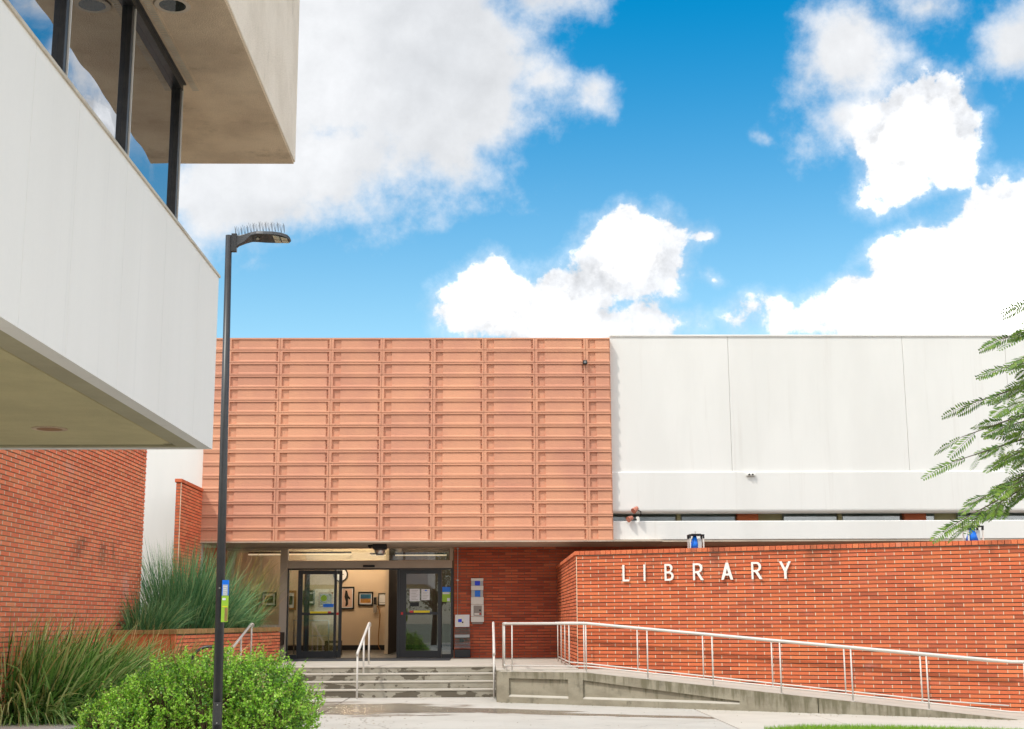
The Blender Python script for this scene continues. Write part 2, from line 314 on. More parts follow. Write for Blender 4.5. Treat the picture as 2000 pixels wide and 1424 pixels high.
# ------------------------------------------------------------------ mesh helper
class MB:
    def __init__(s): s.v = []; s.f = []; s.mi = []
    def quad(s, a, b, c, d, mi=0):
        n = len(s.v); s.v += [tuple(a), tuple(b), tuple(c), tuple(d)]; s.f.append((n, n + 1, n + 2, n + 3)); s.mi.append(mi); return s
    def tri(s, a, b, c, mi=0):
        n = len(s.v); s.v += [tuple(a), tuple(b), tuple(c)]; s.f.append((n, n + 1, n + 2)); s.mi.append(mi)
    def box(s, x0, x1, y0, y1, z0, z1, T=None, mi=0, bev=0):
        pts = [Vector((x, y, z)) for z in (z0, z1) for (x, y) in ((x0, y0), (x1, y0), (x1, y1), (x0, y1))]
        if T is not None: pts = [T @ p for p in pts]
        n = len(s.v); s.v += [tuple(p) for p in pts]
        for q in ((0, 3, 2, 1), (4, 5, 6, 7), (0, 1, 5, 4), (1, 2, 6, 5), (2, 3, 7, 6), (3, 0, 4, 7)):
            s.f.append(tuple(n + i for i in q)); s.mi.append(mi)
        return s
    def hexa(s, lo, hi, mi=0):          # lo/hi: 4 points each, ccw
        n = len(s.v); s.v += [tuple(p) for p in lo] + [tuple(p) for p in hi]
        for q in ((0, 3, 2, 1), (4, 5, 6, 7), (0, 1, 5, 4), (1, 2, 6, 5), (2, 3, 7, 6), (3, 0, 4, 7)):
            s.f.append(tuple(n + i for i in q)); s.mi.append(mi)
        return s
    def prism(s, poly, z0, z1, mi=0):   # poly (x,y[,dz])
        n = len(s.v); k = len(poly)
        for zz in (z0, z1):
            for p in poly: s.v.append((p[0], p[1], zz + (p[2] if len(p) > 2 else 0)))
        s.f.append(tuple(n + i for i in reversed(range(k)))); s.f.append(tuple(n + k + i for i in range(k))); s.mi += [mi, mi]
        for i in range(k):
            j = (i + 1) % k; s.f.append((n + i, n + j, n + k + j, n + k + i)); s.mi.append(mi)
        return s
    def tube(s, path, r, seg=10, mi=0, cap=True):
        path = [Vector(p) for p in path]; rs = r if isinstance(r, (list, tuple)) else [r] * len(path)
        base = len(s.v); prevn = None
        for i, p in enumerate(path):
            t = ((path[i + 1] - p) if i < len(path) - 1 else (p - path[i - 1])).normalized()
            if 0 < i < len(path) - 1: t = ((path[i + 1] - p).normalized() + (p - path[i - 1]).normalized()).normalized()
            if prevn is None:
                a = Vector((0, 0, 1)) if abs(t.z) < .9 else Vector((1, 0, 0)); prevn = t.cross(a).normalized()
            nn = (prevn - t * prevn.dot(t)).normalized(); prevn = nn; bb = t.cross(nn)
            for k in range(seg):
                an = 2 * math.pi * k / seg; s.v.append(tuple(p + (nn * math.cos(an) + bb * math.sin(an)) * rs[i]))
        for i in range(len(path) - 1):
            for k in range(seg):
                a = base + i * seg + k; b = base + i * seg + (k + 1) % seg
                s.f.append((a, b, b + seg, a + seg)); s.mi.append(mi)
        if cap:
            s.f.append(tuple(base + k for k in reversed(range(seg)))); s.mi.append(mi)
            e = base + (len(path) - 1) * seg; s.f.append(tuple(e + k for k in range(seg))); s.mi.append(mi)
        return s
    def disc(s, c, r0, r1, z, seg=28, mi=0):
        n = len(s.v)
        for rr in (r0, r1):
            for k in range(seg):
                a = 2 * math.pi * k / seg; s.v.append((c[0] + rr * math.cos(a), c[1] + rr * math.sin(a), z))
        for k in range(seg):
            s.f.append((n + k, n + (k + 1) % seg, n + seg + (k + 1) % seg, n + seg + k)); s.mi.append(mi)
        return s
    def mesh(s, name, mats, smooth=False):
        me = bpy.data.meshes.new(name); me.from_pydata(s.v, [], s.f)
        for m in (mats if isinstance(mats, (list, tuple)) else [mats]): me.materials.append(M[m])
        if any(s.mi): me.polygons.foreach_set('material_index', s.mi)
        if smooth: me.polygons.foreach_set('use_smooth', [True] * len(s.f))
        me.update(); return me
    def build(s, name, mats, parent=None, smooth=False, bevel=0, kind=None, label=None):
        return put(name, s.mesh(name, mats, smooth), parent, bevel=bevel, kind=kind, label=label)
def put(name, me, parent=None, loc=None, rz=0, bevel=0, kind=None, label=None):
    o = bpy.data.objects.new(name, me); COL.objects.link(o)
    if parent: o.parent = parent
    if loc is not None: o.location = loc
    if rz: o.rotation_euler = (0, 0, rz)
    if bevel:
        b = o.modifiers.new('bevel', 'BEVEL'); b.width = bevel; b.segments = 2; b.limit_method = 'ANGLE'
    if kind: o['kind'] = kind
    if label: o['label'] = label
    return o
def tag(o, label, cat=None, group=None, kind=None):
    o['label'] = label
    if cat: o['category'] = cat
    if group: o['group'] = group
    if kind: o['kind'] = kind
    return o
def thing(name, label, cat, loc=(0, 0, 0), group=None):
    # parts are written in world coordinates; the Empty stays at the origin of its parts' frame
    o = bpy.data.objects.new(name, None); COL.objects.link(o); o.empty_display_size = .1
    o.location = loc; return tag(o, label, cat, group)
def copy_tree(o, parent=None):
    c = o.copy(); COL.objects.link(c); c.parent = parent
    for ch in [x for x in bpy.data.objects if x.parent == o]: copy_tree(ch, c)
    return c
def ground_z(x): return -.012 * max(x, 0)

# ------------------------------------------------------------------ brick walls
def brickwork(parent, P0, e, n, length, z0, rows, L, course=.0765, jh=.017, jv=.015, material='brick', mortar='mortar', back='mortar_dark', pick=0, score=None, keep=None, phase=0., jit=.0015, mrec=.0022, name='brick'):
    """e = direction along the wall, n = outward normal; bricks stand proud of raked bed joints"""
    e = Vector((*e, 0)).normalized(); n = Vector((*n, 0)).normalized()
    T = Matrix(((e.x, -n.x, 0, P0[0]), (e.y, -n.y, 0, P0[1]), (0, 0, 1, 0), (0, 0, 0, 1)))  # local y points into the wall
    h = course - jh; bricks = []
    bm_ = MB(); mo = MB()
    for r_ in range(rows):
        zc = z0 + r_ * course
        u = -(phase + (L / 2 if r_ % 2 else 0)) % L - L
        us = []
        while u < length:
            a, b = max(u, 0), min(u + L - jv, length)
            if b - a > .03: us.append((a, b))
            u += L
        lo = hi = None
        for a, b in us:
            c = T @ Vector(((a + b) / 2, 0, zc + h / 2))
            if keep and not keep(c): continue
            bricks.append((a, b, zc, c)); lo = a if lo is None else lo; hi = b
        if lo is not None: mo.box(lo, hi, mrec, .03, zc, zc + h, T)
    full = [k for k, q in enumerate(bricks) if abs((q[1] - q[0]) - (L - jv)) < 1e-4]
    if pick:
        cand = [k for k in full if score(bricks[k][3]) is not None]
        cand.sort(key=lambda k: score(bricks[k][3])); chosen = set(cand[:pick])
    else: chosen = set()
    one = MB().box(-(L - jv) / 2, (L - jv) / 2, 0, .045, -h / 2, h / 2).mesh('brick', material) if chosen else None
    ang = math.atan2(e.y, e.x)
    flip = (n - Vector((e.y, -e.x, 0))).length > 1e-3      # outward normal on the other side
    for k, (a, b, zc, c) in enumerate(bricks):
        j = rnd.uniform(-jit, jit)
        if k in chosen:
            q = c + n * j
            put(name, one, parent, q, ang + (math.pi if flip else 0))
        else: bm_.box(a, b, -j, .045, zc, zc + h, T)
    zt = z0 + rows * course
    mo2 = MB().box(0, length, .022, .10, z0 - .02, zt, T)
    if bm_.v: bm_.build('bricks_joined', material, parent, kind='stuff')
    mo.build('mortar_joint', mortar, parent); mo2.build('wall_core', back, parent)
    return T

def vis_px(p):
    v = p - CAM; c = rv * v.x + dv * v.y + uv_ * v.z
    return 1000 + c.x / -c.z * F, 712 - c.y / -c.z * F

# ================================================================== GROUND
MB().quad((-900, -900, -.3), (900, -900, -.3), (900, 1500, -.3), (-900, 1500, -.3)).build('ground', 'far_ground', kind='structure')
# planting bed soil
MB().prism([(-12, 13.8), (-2.55, 13.8), (-2.4, 19), (-3.4, 21.5), (-5.2, 24.), (-5.7, 29.4), (-12, 29.4)], -.2, -.008).build('planting_bed_soil', 'soil', kind='structure')
# pavement: slabs with open joints over a dark base
pave = bpy.data.objects.new('pavement', None); COL.objects.link(pave); pave['kind'] = 'structure'
MB().prism([(-8.9, -30), (26, -30, -.31), (26, 37, -.31), (.2, 37), (-6., 37), (-6., 14), (-8.9, 13)], -.2, -.03).build('slab_bed', 'mortar_dark', pave)
zb1, zb2 = aZ(1350, 1382, -.04), aZ(1430, 1424, -.04)
dxy = (zb2 - zb1); dxy = dxy / abs(dxy.y)
def slab(poly, m='pave'):
    q = [(x, y, ground_z(x)) for x, y in poly]
    MB().prism(q, -.06, 0).build('paving_slab', m, pave, bevel=.006)
g = .014
sl = lambda y: zb1.x + dxy.x * (zb1.y - y)
jx = aZ(1625, 1406, -.07).x; j2 = aZ(975, 1372, 0); j3 = aZ(1005, 1424, 0); kk = (j3.x - j2.x) / (j2.y - j3.y)
lx = lambda y: j2.x + kk * (j2.y - y)
slab([(-8.8, -30), (-2.93 - g, -30), (-2.93 - g, 29.6), (-5.9, 29.6), (-5.9, 13.8), (-8.8, 13.8)])
slab([(-2.93 + g, 19.2), (lx(19.2) - g, 19.2), (lx(29.6) - g, 29.6), (-2.93 + g, 29.6)])
slab([(-2.93 + g, -30), (lx(12) - g, -30), (lx(19.18) - g, 19.18), (-2.93 + g, 19.18)])
slab([(lx(12) + g, -30), (sl(12) - g, -30), (sl(27.) - g, 27.), (lx(29.6) + g, 29.6)])
slab([(sl(12) + g, -30), (jx - g, -30), (jx - g, 26), (sl(27.) + g, 27.)], 'pave2')
slab([(jx + g, -30), (15, -30), (15, 22.), (jx - g + .02, 27)], 'pave2')
# kerb at the left edge of the bed
kerb = MB().prism([(-12, 18.), (-6.6, 18.6), (-5.9, 20.6), (-6.35, 21.5), (-7.4, 21.05), (-12, 20.6)], -.15, .11)
tag(kerb.build('concrete_kerb', 'pave2', bevel=.02), 'low pale concrete kerb below the strappy grass at the left edge', kind='structure')

# lawn patch
lp = [(3.6, 12), (14, 12), (14, 19.2), (9.2, 20.2), (7.6, 21.0), (6.2, 21.35), (5.0, 21.35), (4.2, 20.8)]
lawn_base = MB().prism([(x, y, ground_z(x)) for x, y in lp], -.03, .02).build('lawn_soil', 'soil', kind='structure')
gm = MB(); rg = random.Random(3)
def inpoly(x, y, P):
    c = False; j = len(P) - 1
    for i in range(len(P)):
        if (P[i][1] > y) != (P[j][1] > y) and x < (P[j][0] - P[i][0]) * (y - P[i][1]) / (P[j][1] - P[i][1]) + P[i][0]: c = not c
        j = i
    return c
cnt = 0
while cnt < 34000:
    x, y = rg.uniform(3.6, 10.), rg.uniform(18.4, 21.4)
    if not inpoly(x, y, lp): continue
    cnt += 1
    h = rg.uniform(.03, .085); a = rg.uniform(0, 6.28); b = rg.uniform(0, 6.28); wd = .004; lean = rg.uniform(0, .05)
    z = ground_z(x) + .018
    gm.tri((x - wd * math.cos(a), y - wd * math.sin(a), z), (x + wd * math.cos(a), y + wd * math.sin(a), z), (x + lean * math.cos(b), y + lean * math.sin(b), z + h))
tag(gm.build('lawn_grass', 'grass'), 'short bright green lawn grass at the lower right edge', 'grass', kind='stuff')

# ================================================================== STEPS, LANDING, RAMP
ZL = .628; DD = 36.9
steps = bpy.data.objects.new('entrance_steps', None); COL.objects.link(steps); steps['kind'] = 'structure'
zs = [0, .173, .331, .485, ZL]
for i in range(4):
    y0 = 29.39 + .3 * i
    MB().box(-5.75, .2, y0, y0 + .6, zs[i] - (.05 if i == 0 else 0), zs[i + 1] - .035).build('riser', 'riser', steps)
    MB().box(-5.75, .2, y0 - .015, y0 + (.29 if i < 3 else .6), zs[i + 1] - .035, zs[i + 1]).build('tread', 'tread', steps, bevel=.008)
MB().box(-5.75, .2, 30.9, DD, -.1, ZL - .002).build('landing', 'tread', steps)
MB().prism([(.203, 27.9), (1.9, 27.9 + .3), (1.9, DD), (.203, DD)], -.1, ZL - .006).build('landing_side', 'tread', steps)
MB().box(-5.35, -.93, 34.4, DD - .25, ZL, ZL + .015).build('entrance_mat', 'mat')
tag(bpy.data.objects['entrance_mat'], 'long dark mat across the threshold of the library doors', 'door mat')
E_ = Vector((1, -.47, 0)).normalized(); N_ = Vector((-.47, -1, 0)).normalized()
def rampz(x): return .597 if x < 1.95 else max(.597 - .098 * (x - 1.95), ground_z(x) + .004)
RP = lambda x, off=0.: Vector((x, 27.6 - .47 * (x - .25), 0)) - N_ * off
ramp = bpy.data.objects.new('access_ramp', None); COL.objects.link(ramp); ramp['kind'] = 'structure'
xs = [.25, 1.95, 3.0, 4.2, 5.4, 6.6, 7.8, 9.05, 9.6]
dk = MB()
for a, b in zip(xs, xs[1:]):
    A0, A1, B0, B1 = RP(a, .088), RP(a, 2.35), RP(b, .088), RP(b, 2.35)
    if a == .25: A1 = Vector((.203, 29.3, 0)); 
    za, zb = rampz(a), rampz(b)
    dk.hexa([(A0.x, A0.y, -.25), (B0.x, B0.y, -.25), (B1.x, B1.y, -.25), (A1.x, A1.y, -.25)],
            [(A0.x, A0.y, za), (B0.x, B0.y, zb), (B1.x, B1.y, zb), (A1.x, A1.y, za)])
dk.build('ramp_deck', 'tread', ramp)
# front wall of the ramp: frame with two recessed panels
fw = MB()
def seg_wall(x0, x1, zb0, zb1, zt0, zt1, off0, off1):
    a, b, c, d = RP(x0, off0), RP(x1, off0), RP(x1, off1), RP(x0, off1)
    fw.hexa([(a.x, a.y, zb0), (b.x, b.y, zb1), (c.x, c.y, zb1), (d.x, d.y, zb0)], [(a.x, a.y, zt0), (b.x, b.y, zt1), (c.x, c.y, zt1), (d.x, d.y, zt0)])
zt = lambda x: rampz(x)
def lvl(x): return ground_z(x) + .125
P1, P2, P3, P4 = .46, 1.62, 1.90, 4.72
seg_wall(.25, P1, -.2, -.2, zt(.25), zt(P1), -.03, .09)
seg_wall(P1, P2, -.2, -.2, lvl(P1), lvl(P2), -.03, .09); seg_wall(P1, P2, .47, .46, zt(P1), zt(P2), -.03, .09)
seg_wall(P1, P2, lvl(P1), lvl(P2), .47, .46, .025, .09)
seg_wall(P2, P3, -.2, -.2, zt(P2), zt(P3), -.03, .09)
seg_wall(P3, P4, -.2, -.2, lvl(P3), lvl(P4), -.03, .09)
seg_wall(P3, P4, .455, .115, zt(1.95), zt(P4), -.03, .09); seg_wall(P3, P4, lvl(P3), lvl(P4), .455, .115, .025, .09)
for a, b in ((P4, 6.03), (6.045, 9.1)):
    seg_wall(a, b, -.25, -.25, zt(a), zt(b), -.03, .09)
lg = MB()
for x0, x1 in ((P1, P2), (P3, P4)):
    a, b, c, d = RP(x0, -.0305), RP(x1, -.0305), RP(x1, .024), RP(x0, .024)
    lg.hexa([(a.x, a.y, lvl(x0) - .012), (b.x, b.y, lvl(x1) - .012), (c.x, c.y, lvl(x1) - .012), (d.x, d.y, lvl(x0) - .012)],
            [(a.x, a.y, lvl(x0) + .0), (b.x, b.y, lvl(x1) + .0), (c.x, c.y, lvl(x1) + .032), (d.x, d.y, lvl(x0) + .032)])
lg.build('panel_ledge', 'tread', ramp)
fw.build('ramp_front_wall', 'rampwall', ramp)
MB().prism([(.203, 27.65), (.25, 27.58), (.25, 29.3), (.203, 29.3)], -.1, ZL - .02).build('ramp_end_wall', 'rampwall', ramp)

# ================================================================== LIBRARY BUILDING
lib = thing('library_building', 'white walled library with a terracotta block screen over its glazed entrance', 'building')
YF, YW = 34.35, 34.6
ZB, ZT = 3.62, 8.93
# terracotta screen
screen = MB().box(-7.3, 3.26, YF + .05, YW + .05, ZB + .004, ZT - .01).build('terracotta_screen', 'terra', lib)
BW, BH = 1.335, (ZT - ZB) / 16
def block_mesh(name, x0, x1, left=True, right=True):
    """one hollow-faced clay block; local origin at bottom left, y<0 is towards the street"""
    m = MB(); gx = .0035; w0, w1 = x0 + (gx if left else 0), x1 - (gx if right else 0); h = BH - .010
    fl, fr_, ft, fb_ = .066 if left else 0, .045 if right else 0, .042, .040
    m.box(w0, w1 - (0 if right else .02), .050, .06, .004, h)                                   # back plate
    m.box(w0, w1, 0, .050, 0, fb_); m.box(w0, w1, 0, .050, h - ft, h)                           # bottom and top bars
    if left: m.box(w0, w0 + fl, .001, .050, fb_, h - ft)
    if right: m.box(w1 - fr_, w1, .001, .050, fb_, h - ft)
    a = w0 + fl + (.19 if left else 0); b = w1 - fr_ - (.05 if right else .02)
    if b > a + .05:
        m.box(a, b, .022, .050, fb_, h - ft - .012)                                             # raised centre tile
        n = len(m.v); m.v += [(a, .0085, fb_ + .001), (b, .0085, fb_ + .001), (b, .0218, fb_ + .030), (a, .0218, fb_ + .030)]
        m.f.append((n, n + 1, n + 2, n + 3)); m.mi.append(0)
    if right:                                                                                   # little bracket slot at the right end
        m.box(b, w1 - fr_, .026, .050, h * .52, h * .56); m.box(b + .004, b + .014, .022, .050, fb_, h * .52)
        m.box(w1 - fr_ - .022, w1 - fr_ - .001, .0485, .0495, h * .47, h * .60, mi=1)
    return m.mesh(name, ['terra', 'black'])
bfull = block_mesh('block', 0, BW); bleft = block_mesh('block', BW - .565, BW, left=False); bright = block_mesh('block', 0, .64, right=False)
cols = [-6.735 + BW * i for i in range(7)]
for r_ in range(16):
    z = ZB + BH * r_
    shift = 0
    put('screen_block', bleft, screen, (-6.735 - BW, YF, z))
    # wide left end block
    for c_ in cols:
        o_ = put('screen_block', bfull, screen, (c_ + rnd.uniform(-.002, .002), YF + rnd.uniform(-.003, .003), z + rnd.uniform(-.001, .001))); o_.rotation_euler = (rnd.gauss(0, .003), 0, rnd.gauss(0, .0012))
    put('screen_block', bright, screen, (cols[-1] + BW, YF, z))
# white upper walls
seams = [3.2, aY(1421, 660, YW).x, aY(1761, 657, YW).x, aY(1962, 670, YW).x, 19., 24]
for a, b in zip(seams, seams[1:]):
    MB().box(a + .006, b - .006, YW, YW + .3, 5.40, 9.0).build('wall_panel', 'white', lib, bevel=.006)
MB().box(3.2, 24, YW + .02, YW + .35, 5.3, 8.99).build('wall_backing', 'white', lib)
MB().box(3.27, 24, YW - .03, YW + .4, 9.0, 9.055).build('roof_flashing', 'white', lib, bevel=.006)
def bandprof(name, y0, z0, z1, rt, rb, depth, m_='white'):
    # long fascia with rounded arrises
    prof = []
    for k in range(5):
        a = k / 4 * math.pi / 2; prof.append((y0 + rb - rb * math.sin(a), z0 + rb - rb * math.cos(a)))
    for k in range(5):
        a = k / 4 * math.pi / 2; prof.append((y0 + rt - rt * math.cos(a), z1 - rt + rt * math.sin(a)))
    prof += [(y0 + depth, z1), (y0 + depth, z0)]
    m = MB(); n = len(prof)
    for x in (3.27, 24): m.v += [(x, p[0], p[1]) for p in prof]
    for i in range(n):
        j = (i + 1) % n; m.f.append((i, n + i, n + j, j)); m.mi.append(0)
    m.f.append(tuple(range(n))); m.f.append(tuple(n + i for i in reversed(range(n)))); m.mi += [0, 0]
    return m.build(name, m_, lib, smooth=False)
bandprof('upper_fascia', YW - .05, 4.33, 5.40, .03, .09, .45)
bandprof('canopy_fascia', YW - .02, 3.64, 4.125, .03, .02, .3)
MB().box(3.27, 24, YW + .2, 37.2, 3.66, 4.02).build('canopy_roof', 'white', lib)
# clerestory strip above the canopy
MB().box(3.27, 24, 35.42, 35.6, 3.9, 4.5).build('clerestory_backing', 'soffit_bounce_olive', lib)
for x0, x1 in ((3.3, 5.02), (5.14, 7.18), (7.85, 9.3), (9.42, 11.9), (12.5, 14.4), (14.5, 16.8)):
    fr0 = MB().box(x0, x1, 35.32, 35.40, 4.02, 4.44).build('clerestory_window', 'clere', lib)
    MB().box(x0 + .03, x1 - .03, 35.305, 35.319, 4.06, 4.4).build('pane', 'glass', fr0)
for x in (5.03, 9.31, 14.41): MB().box(x, x + .1, 35.27, 35.40, 4.02, 4.44).build('clerestory_mullion', 'soffit_bounce_olive', lib)
for x0, x1 in ((aY(1438, 1010, 35.3).x, aY(1478, 1010, 35.3).x), (aY(1762, 1010, 35.3).x, aY(1804, 1010, 35.3).x)):
    MB().box(x0, x1, 35.1, 35.41, 4.02, 4.45).build('brick_pier', 'brick', lib)
# left side wall of the library, white
MB().box(-14, -7.31, YW, YW + .3, 0, 9.0).build('side_wall', 'white', lib)
MB().box(-14, -7.3, YW - .03, YW + .4, 9.0, 9.055).build('side_flashing', 'white', lib)
MB().box(-14, 24, YW + .4, 60, 8.7, 8.8).build('roof_deck', 'white', lib)
# soffit of the entrance overhang
sx = aY(1160, 1060, 36.).x
MB().box(-7.3, 4.52, YF + .03, DD + .3, ZB - .03, ZB + .003).build('entrance_soffit', 'soffit', lib)
MB().box(4.54, 24, YW + .0, DD + .3, ZB - .028, ZB + .015).build('canopy_soffit', 'soffit', lib)
MB().box(-7.3, 3.27, YF + .004, YF + .03, ZB - .03, ZB - .001).build('soffit_trim', 'soffit', lib)
# brick wall beside the doors
ebw = MB().box(-.88, 14, DD + .10, DD + .3, .3, 3.6).build('entrance_brick_wall', 'brick_deep', lib)
def sc_e(c):
    x, y = vis_px(c)
    if x > 1085 or y < 1075 or y > 1284: return None
    return (Vector((c.x, 0, 0)) - Vector((.6, 0, 0))).length + abs(c.z - 1.9) * .5
brickwork(ebw, (-.88, DD), (1, 0), (0, -1), 6.9, ZL, 39, .35, material='brick_deep', mortar='mortar_dark', pick=300, score=sc_e, keep=lambda c: c.z < 3.6)

# ---- glazed entrance
def ex(px_): return aY(px_, 1200, DD).x
def ez(py_): return aY(720, py_, DD).z
fr = MB()
fr.box(ex(545.5), ex(560), DD - .06, DD + .12, 1.0 if False else ZL, 3.59)
fr.box(ex(560), ex(882.5), DD - .05, DD + .12, ez(1110), ez(1095))
fr.box(ex(560), ex(882.5), DD - .03, DD + .10, ez(1071.5), 3.59)
fr.box(ex(878), ex(884), DD - .03, DD + .10, ez(1095), ez(1071.5))
fr.box(ex(438), ex(545.5), DD - .04, DD + .1, 3.52, 3.59)
fr.box(ex(438), ex(545.5), DD - .06, DD + .1, 1.46, 1.52)
fr.build('entrance_frame', 'frame_tan', lib, bevel=.006)
MB().box(ex(564), ex(877), DD + .01, DD + .02, ez(1094), ez(1073)).build('transom_pane', 'glass', lib)
gw = MB().box(ex(438), ex(545), DD + .03, DD + .04, 1.52, 3.52).build('gallery_window_pane', 'glass', lib)
sensor = MB().box(ex(708), ex(731), DD - .10, DD - .052, ez(1108), ez(1104)).build('door_sensor', 'black', lib, bevel=.01)
blk = MB()
blk.box(ex(557), ex(562.5), DD - .02, DD + .1, ZL, ez(1110.2)); blk.box(ex(880.5), ex(884.5), DD - .02, DD + .1, ZL, ez(1110.2))
blk.box(ex(562.5), ex(880.5), DD - .02, DD + .1, ez(1112.8), ez(1110.2)); blk.box(ex(775), ex(779.5), DD - .01, DD + .1, ZL, ez(1112.8))
blk.build('door_surround', 'darkframe', lib)
for a, b in ((562.5, 580), (863, 880.5)):
    MB().box(ex(a), ex(b), DD + .05, DD + .056, ZL + .1, ez(1112.8)).build('side_light', 'glass', lib)
    MB().box(ex(a), ex(b), DD + .03, DD + .09, ZL, ZL + .1).build('side_light_sill', 'darkframe', lib)
def door(x0, x1, g0, g1, dy, label):
    d = MB()
    d.box(ex(x0), ex(g0), DD + dy, DD + dy + .05, ZL + .01, ez(1113.2)); d.box(ex(g1), ex(x1), DD + dy, DD + dy + .05, ZL + .01, ez(1113.2))
    d.box(ex(g0), ex(g1), DD + dy, DD + dy + .05, ez(1121), ez(1113.2)); d.box(ex(g0), ex(g1), DD + dy, DD + dy + .05, ZL + .01, ez(1271.5))
    d.box(ex(g0), ex(g1), DD + dy + .002, DD + dy + .048, ez(1201), ez(1196))
    o = d.build('sliding_door', 'darkframe', lib, label=label)
    MB().box(ex(g0), ex(g1), DD + dy + .022, DD + dy + .028, ez(1196), ez(1121)).build('upper_pane', 'glass', o)
    MB().box(ex(g0), ex(g1), DD + dy + .022, DD + dy + .028, ez(1271.5), ez(1201)).build('lower_pane', 'glass', o)
    return o
dA = door(580, 656, 589, 651, .07, 'left sliding door slid open with round yellow sticker')
dA2 = door(592, 666, 602, 660, .14, 'inner left door leaf behind the sliding door')
dB = door(779.5, 862, 793, 855, -.01 + .04, 'right sliding door with paper notices')
def sticker(name, x0, x1, y0, y1, m_, par, y):
    return MB().box(ex(x0), ex(x1), y, y + .004, ez(y1), ez(y0)).build(name, m_, par)
sticker('warning_sticker', 605, 639, 1193.8, 1197.5, 'yellow', dA, DD + .064); sticker('stop_sticker', 640, 646, 1193.8, 1197, 'red', dA, DD + .0635)
sticker('warning_sticker', 808, 839, 1193, 1197, 'yellow', dB, DD + .024); sticker('stop_sticker', 800, 807, 1193, 1197, 'red', dB, DD + .0235)
for a, b in ((656.5, 661), (783, 787)): sticker('red_reflector', a, b, 1196, 1201, 'red', dA if a < 700 else dB, DD + (.062 if a < 700 else .022))
sticker('poster_mount', 800.5, 818, 1176.5, 1184.5, 'black', dB, DD + .048)
def notice(x0, x1, y0, y1, m_, y, label, lines=5, parts=()):
    o = MB().box(ex(x0), ex(x1), y, y + .003, ez(y1), ez(y0)).build('notice', m_)
    tag(o, label, 'notice')
    t = MB(); W_ = ex(x1) - ex(x0)
    for i in range(lines):
        zz = ez(y0) - (ez(y0) - ez(y1)) * (i + 1) / (lines + 1)
        t.box(ex(x0) + W_ * .15, ex(x0) + W_ * (.85 - .1 * (i % 3)), y - .0015, y - .0005, zz - .004, zz + .004)
    if lines: t.build('text_lines', 'grey_plastic', o)
    for (u0, u1, v0, v1, mm) in parts:
        MB().box(ex(x0) + W_ * u0, ex(x0) + W_ * u1, y - .002, y - .0008, ez(y1) + (ez(y0) - ez(y1)) * v0, ez(y1) + (ez(y0) - ez(y1)) * v1).build('print', mm, o)
    return o
n1 = notice(800, 819, 1150.5, 1174.5, 'paper', DD + .048, 'wavy edged white notice on the right door, left of the plain sheet', 7)
sc_ = MB()                                                          # scalloped border
for k in range(6):
    zz = ez(1174.5) + (ez(1150.5) - ez(1174.5)) * (k + .5) / 6
    for xx in (ex(800), ex(819)): sc_.box(xx - .012, xx + .012, DD + .0475, DD + .0505, zz - .014, zz + .014)
sc_.build('scalloped_border', 'paper', n1)
notice(822.5, 839, 1151, 1172.5, 'paper', DD + .048, 'plain white notice sheet on the right door beside the wavy one', 6, [(.4, .65, .82, .92, 'blue')])
notice(863.5, 879.5, 1147, 1176, 'green', DD + .044, 'green and blue poster in the narrow glass beside the right door', 0, [(.0, 1, .66, 1, 'blue'), (.05, .9, .52, .64, 'paper'), (.6, .95, .04, .25, 'paper')])
rs_ = MB(); c0 = (ex(631), ez(1168)); r0 = .085; n = 24
rs_.v = [(c0[0] + r0 * math.cos(2 * math.pi * k / n), DD + .084, c0[1] + r0 * math.sin(2 * math.pi * k / n)) for k in range(n)]; rs_.f = [tuple(reversed(range(n)))]; rs_.mi = [0]
rs_.build('round_sticker', 'green', dA)
MB().box(ex(630), ex(650.5), DD + .083, DD + .086, ez(1185.5), ez(1179)).build('blue_sticker', 'blue', dA)

# ---- gallery room behind the glass
YG = 48.
room = MB(); gxr = aY(779, 1180, YG).x
MB().box(gxr, 4.2, YG, YG + .2, .3, 4.4).build('lobby_unlit_dark_wall', 'gceil', lib)  # lobby darkness put into the wall colour
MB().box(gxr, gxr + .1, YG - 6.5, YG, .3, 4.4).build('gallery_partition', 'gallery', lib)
MB().box(gxr + .102, gxr + .12, YG - 6.5, YG, .3, 4.4).build('partition_unlit_back', 'gceil', lib)  # dark sheet standing in for the unlit lobby side
room.box(-9.5, gxr, YG, YG + .2, .3, 4.4)
room.build('gallery_back_wall', 'gallery', lib)
MB().box(-9.5, 4.2, YG - .03, YG - .002, ZL - .02, ZL + .16).build('gallery_skirting', 'black', lib)
MB().box(-9.5, 4.2, DD + .1, YG, ZL - .1, ZL - .004).build('gallery_floor', 'gfloor', lib)
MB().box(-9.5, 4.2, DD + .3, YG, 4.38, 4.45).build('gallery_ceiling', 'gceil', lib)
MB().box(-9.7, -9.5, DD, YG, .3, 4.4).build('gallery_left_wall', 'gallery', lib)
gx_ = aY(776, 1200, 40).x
MB().box(-.85, -.7, DD + .13, YG, .3, 4.4).build('gallery_right_wall', 'gceil', lib)  # coloured dark to give the unlit space behind the right door
MB().box(-9.5, -7.3, DD, DD + .2, .3, 4.4).build('gallery_front_wall', 'gallery', lib)
MB().box(ex(440) - .9, ex(438), DD - .02, DD + .2, .3, 3.6).build('front_brick_return', 'brick_deep', lib)
MB().box(ex(430), ex(546), DD - .02, DD + .12, .3, 1.46).build('window_sill_wall', 'brick_deep', lib)
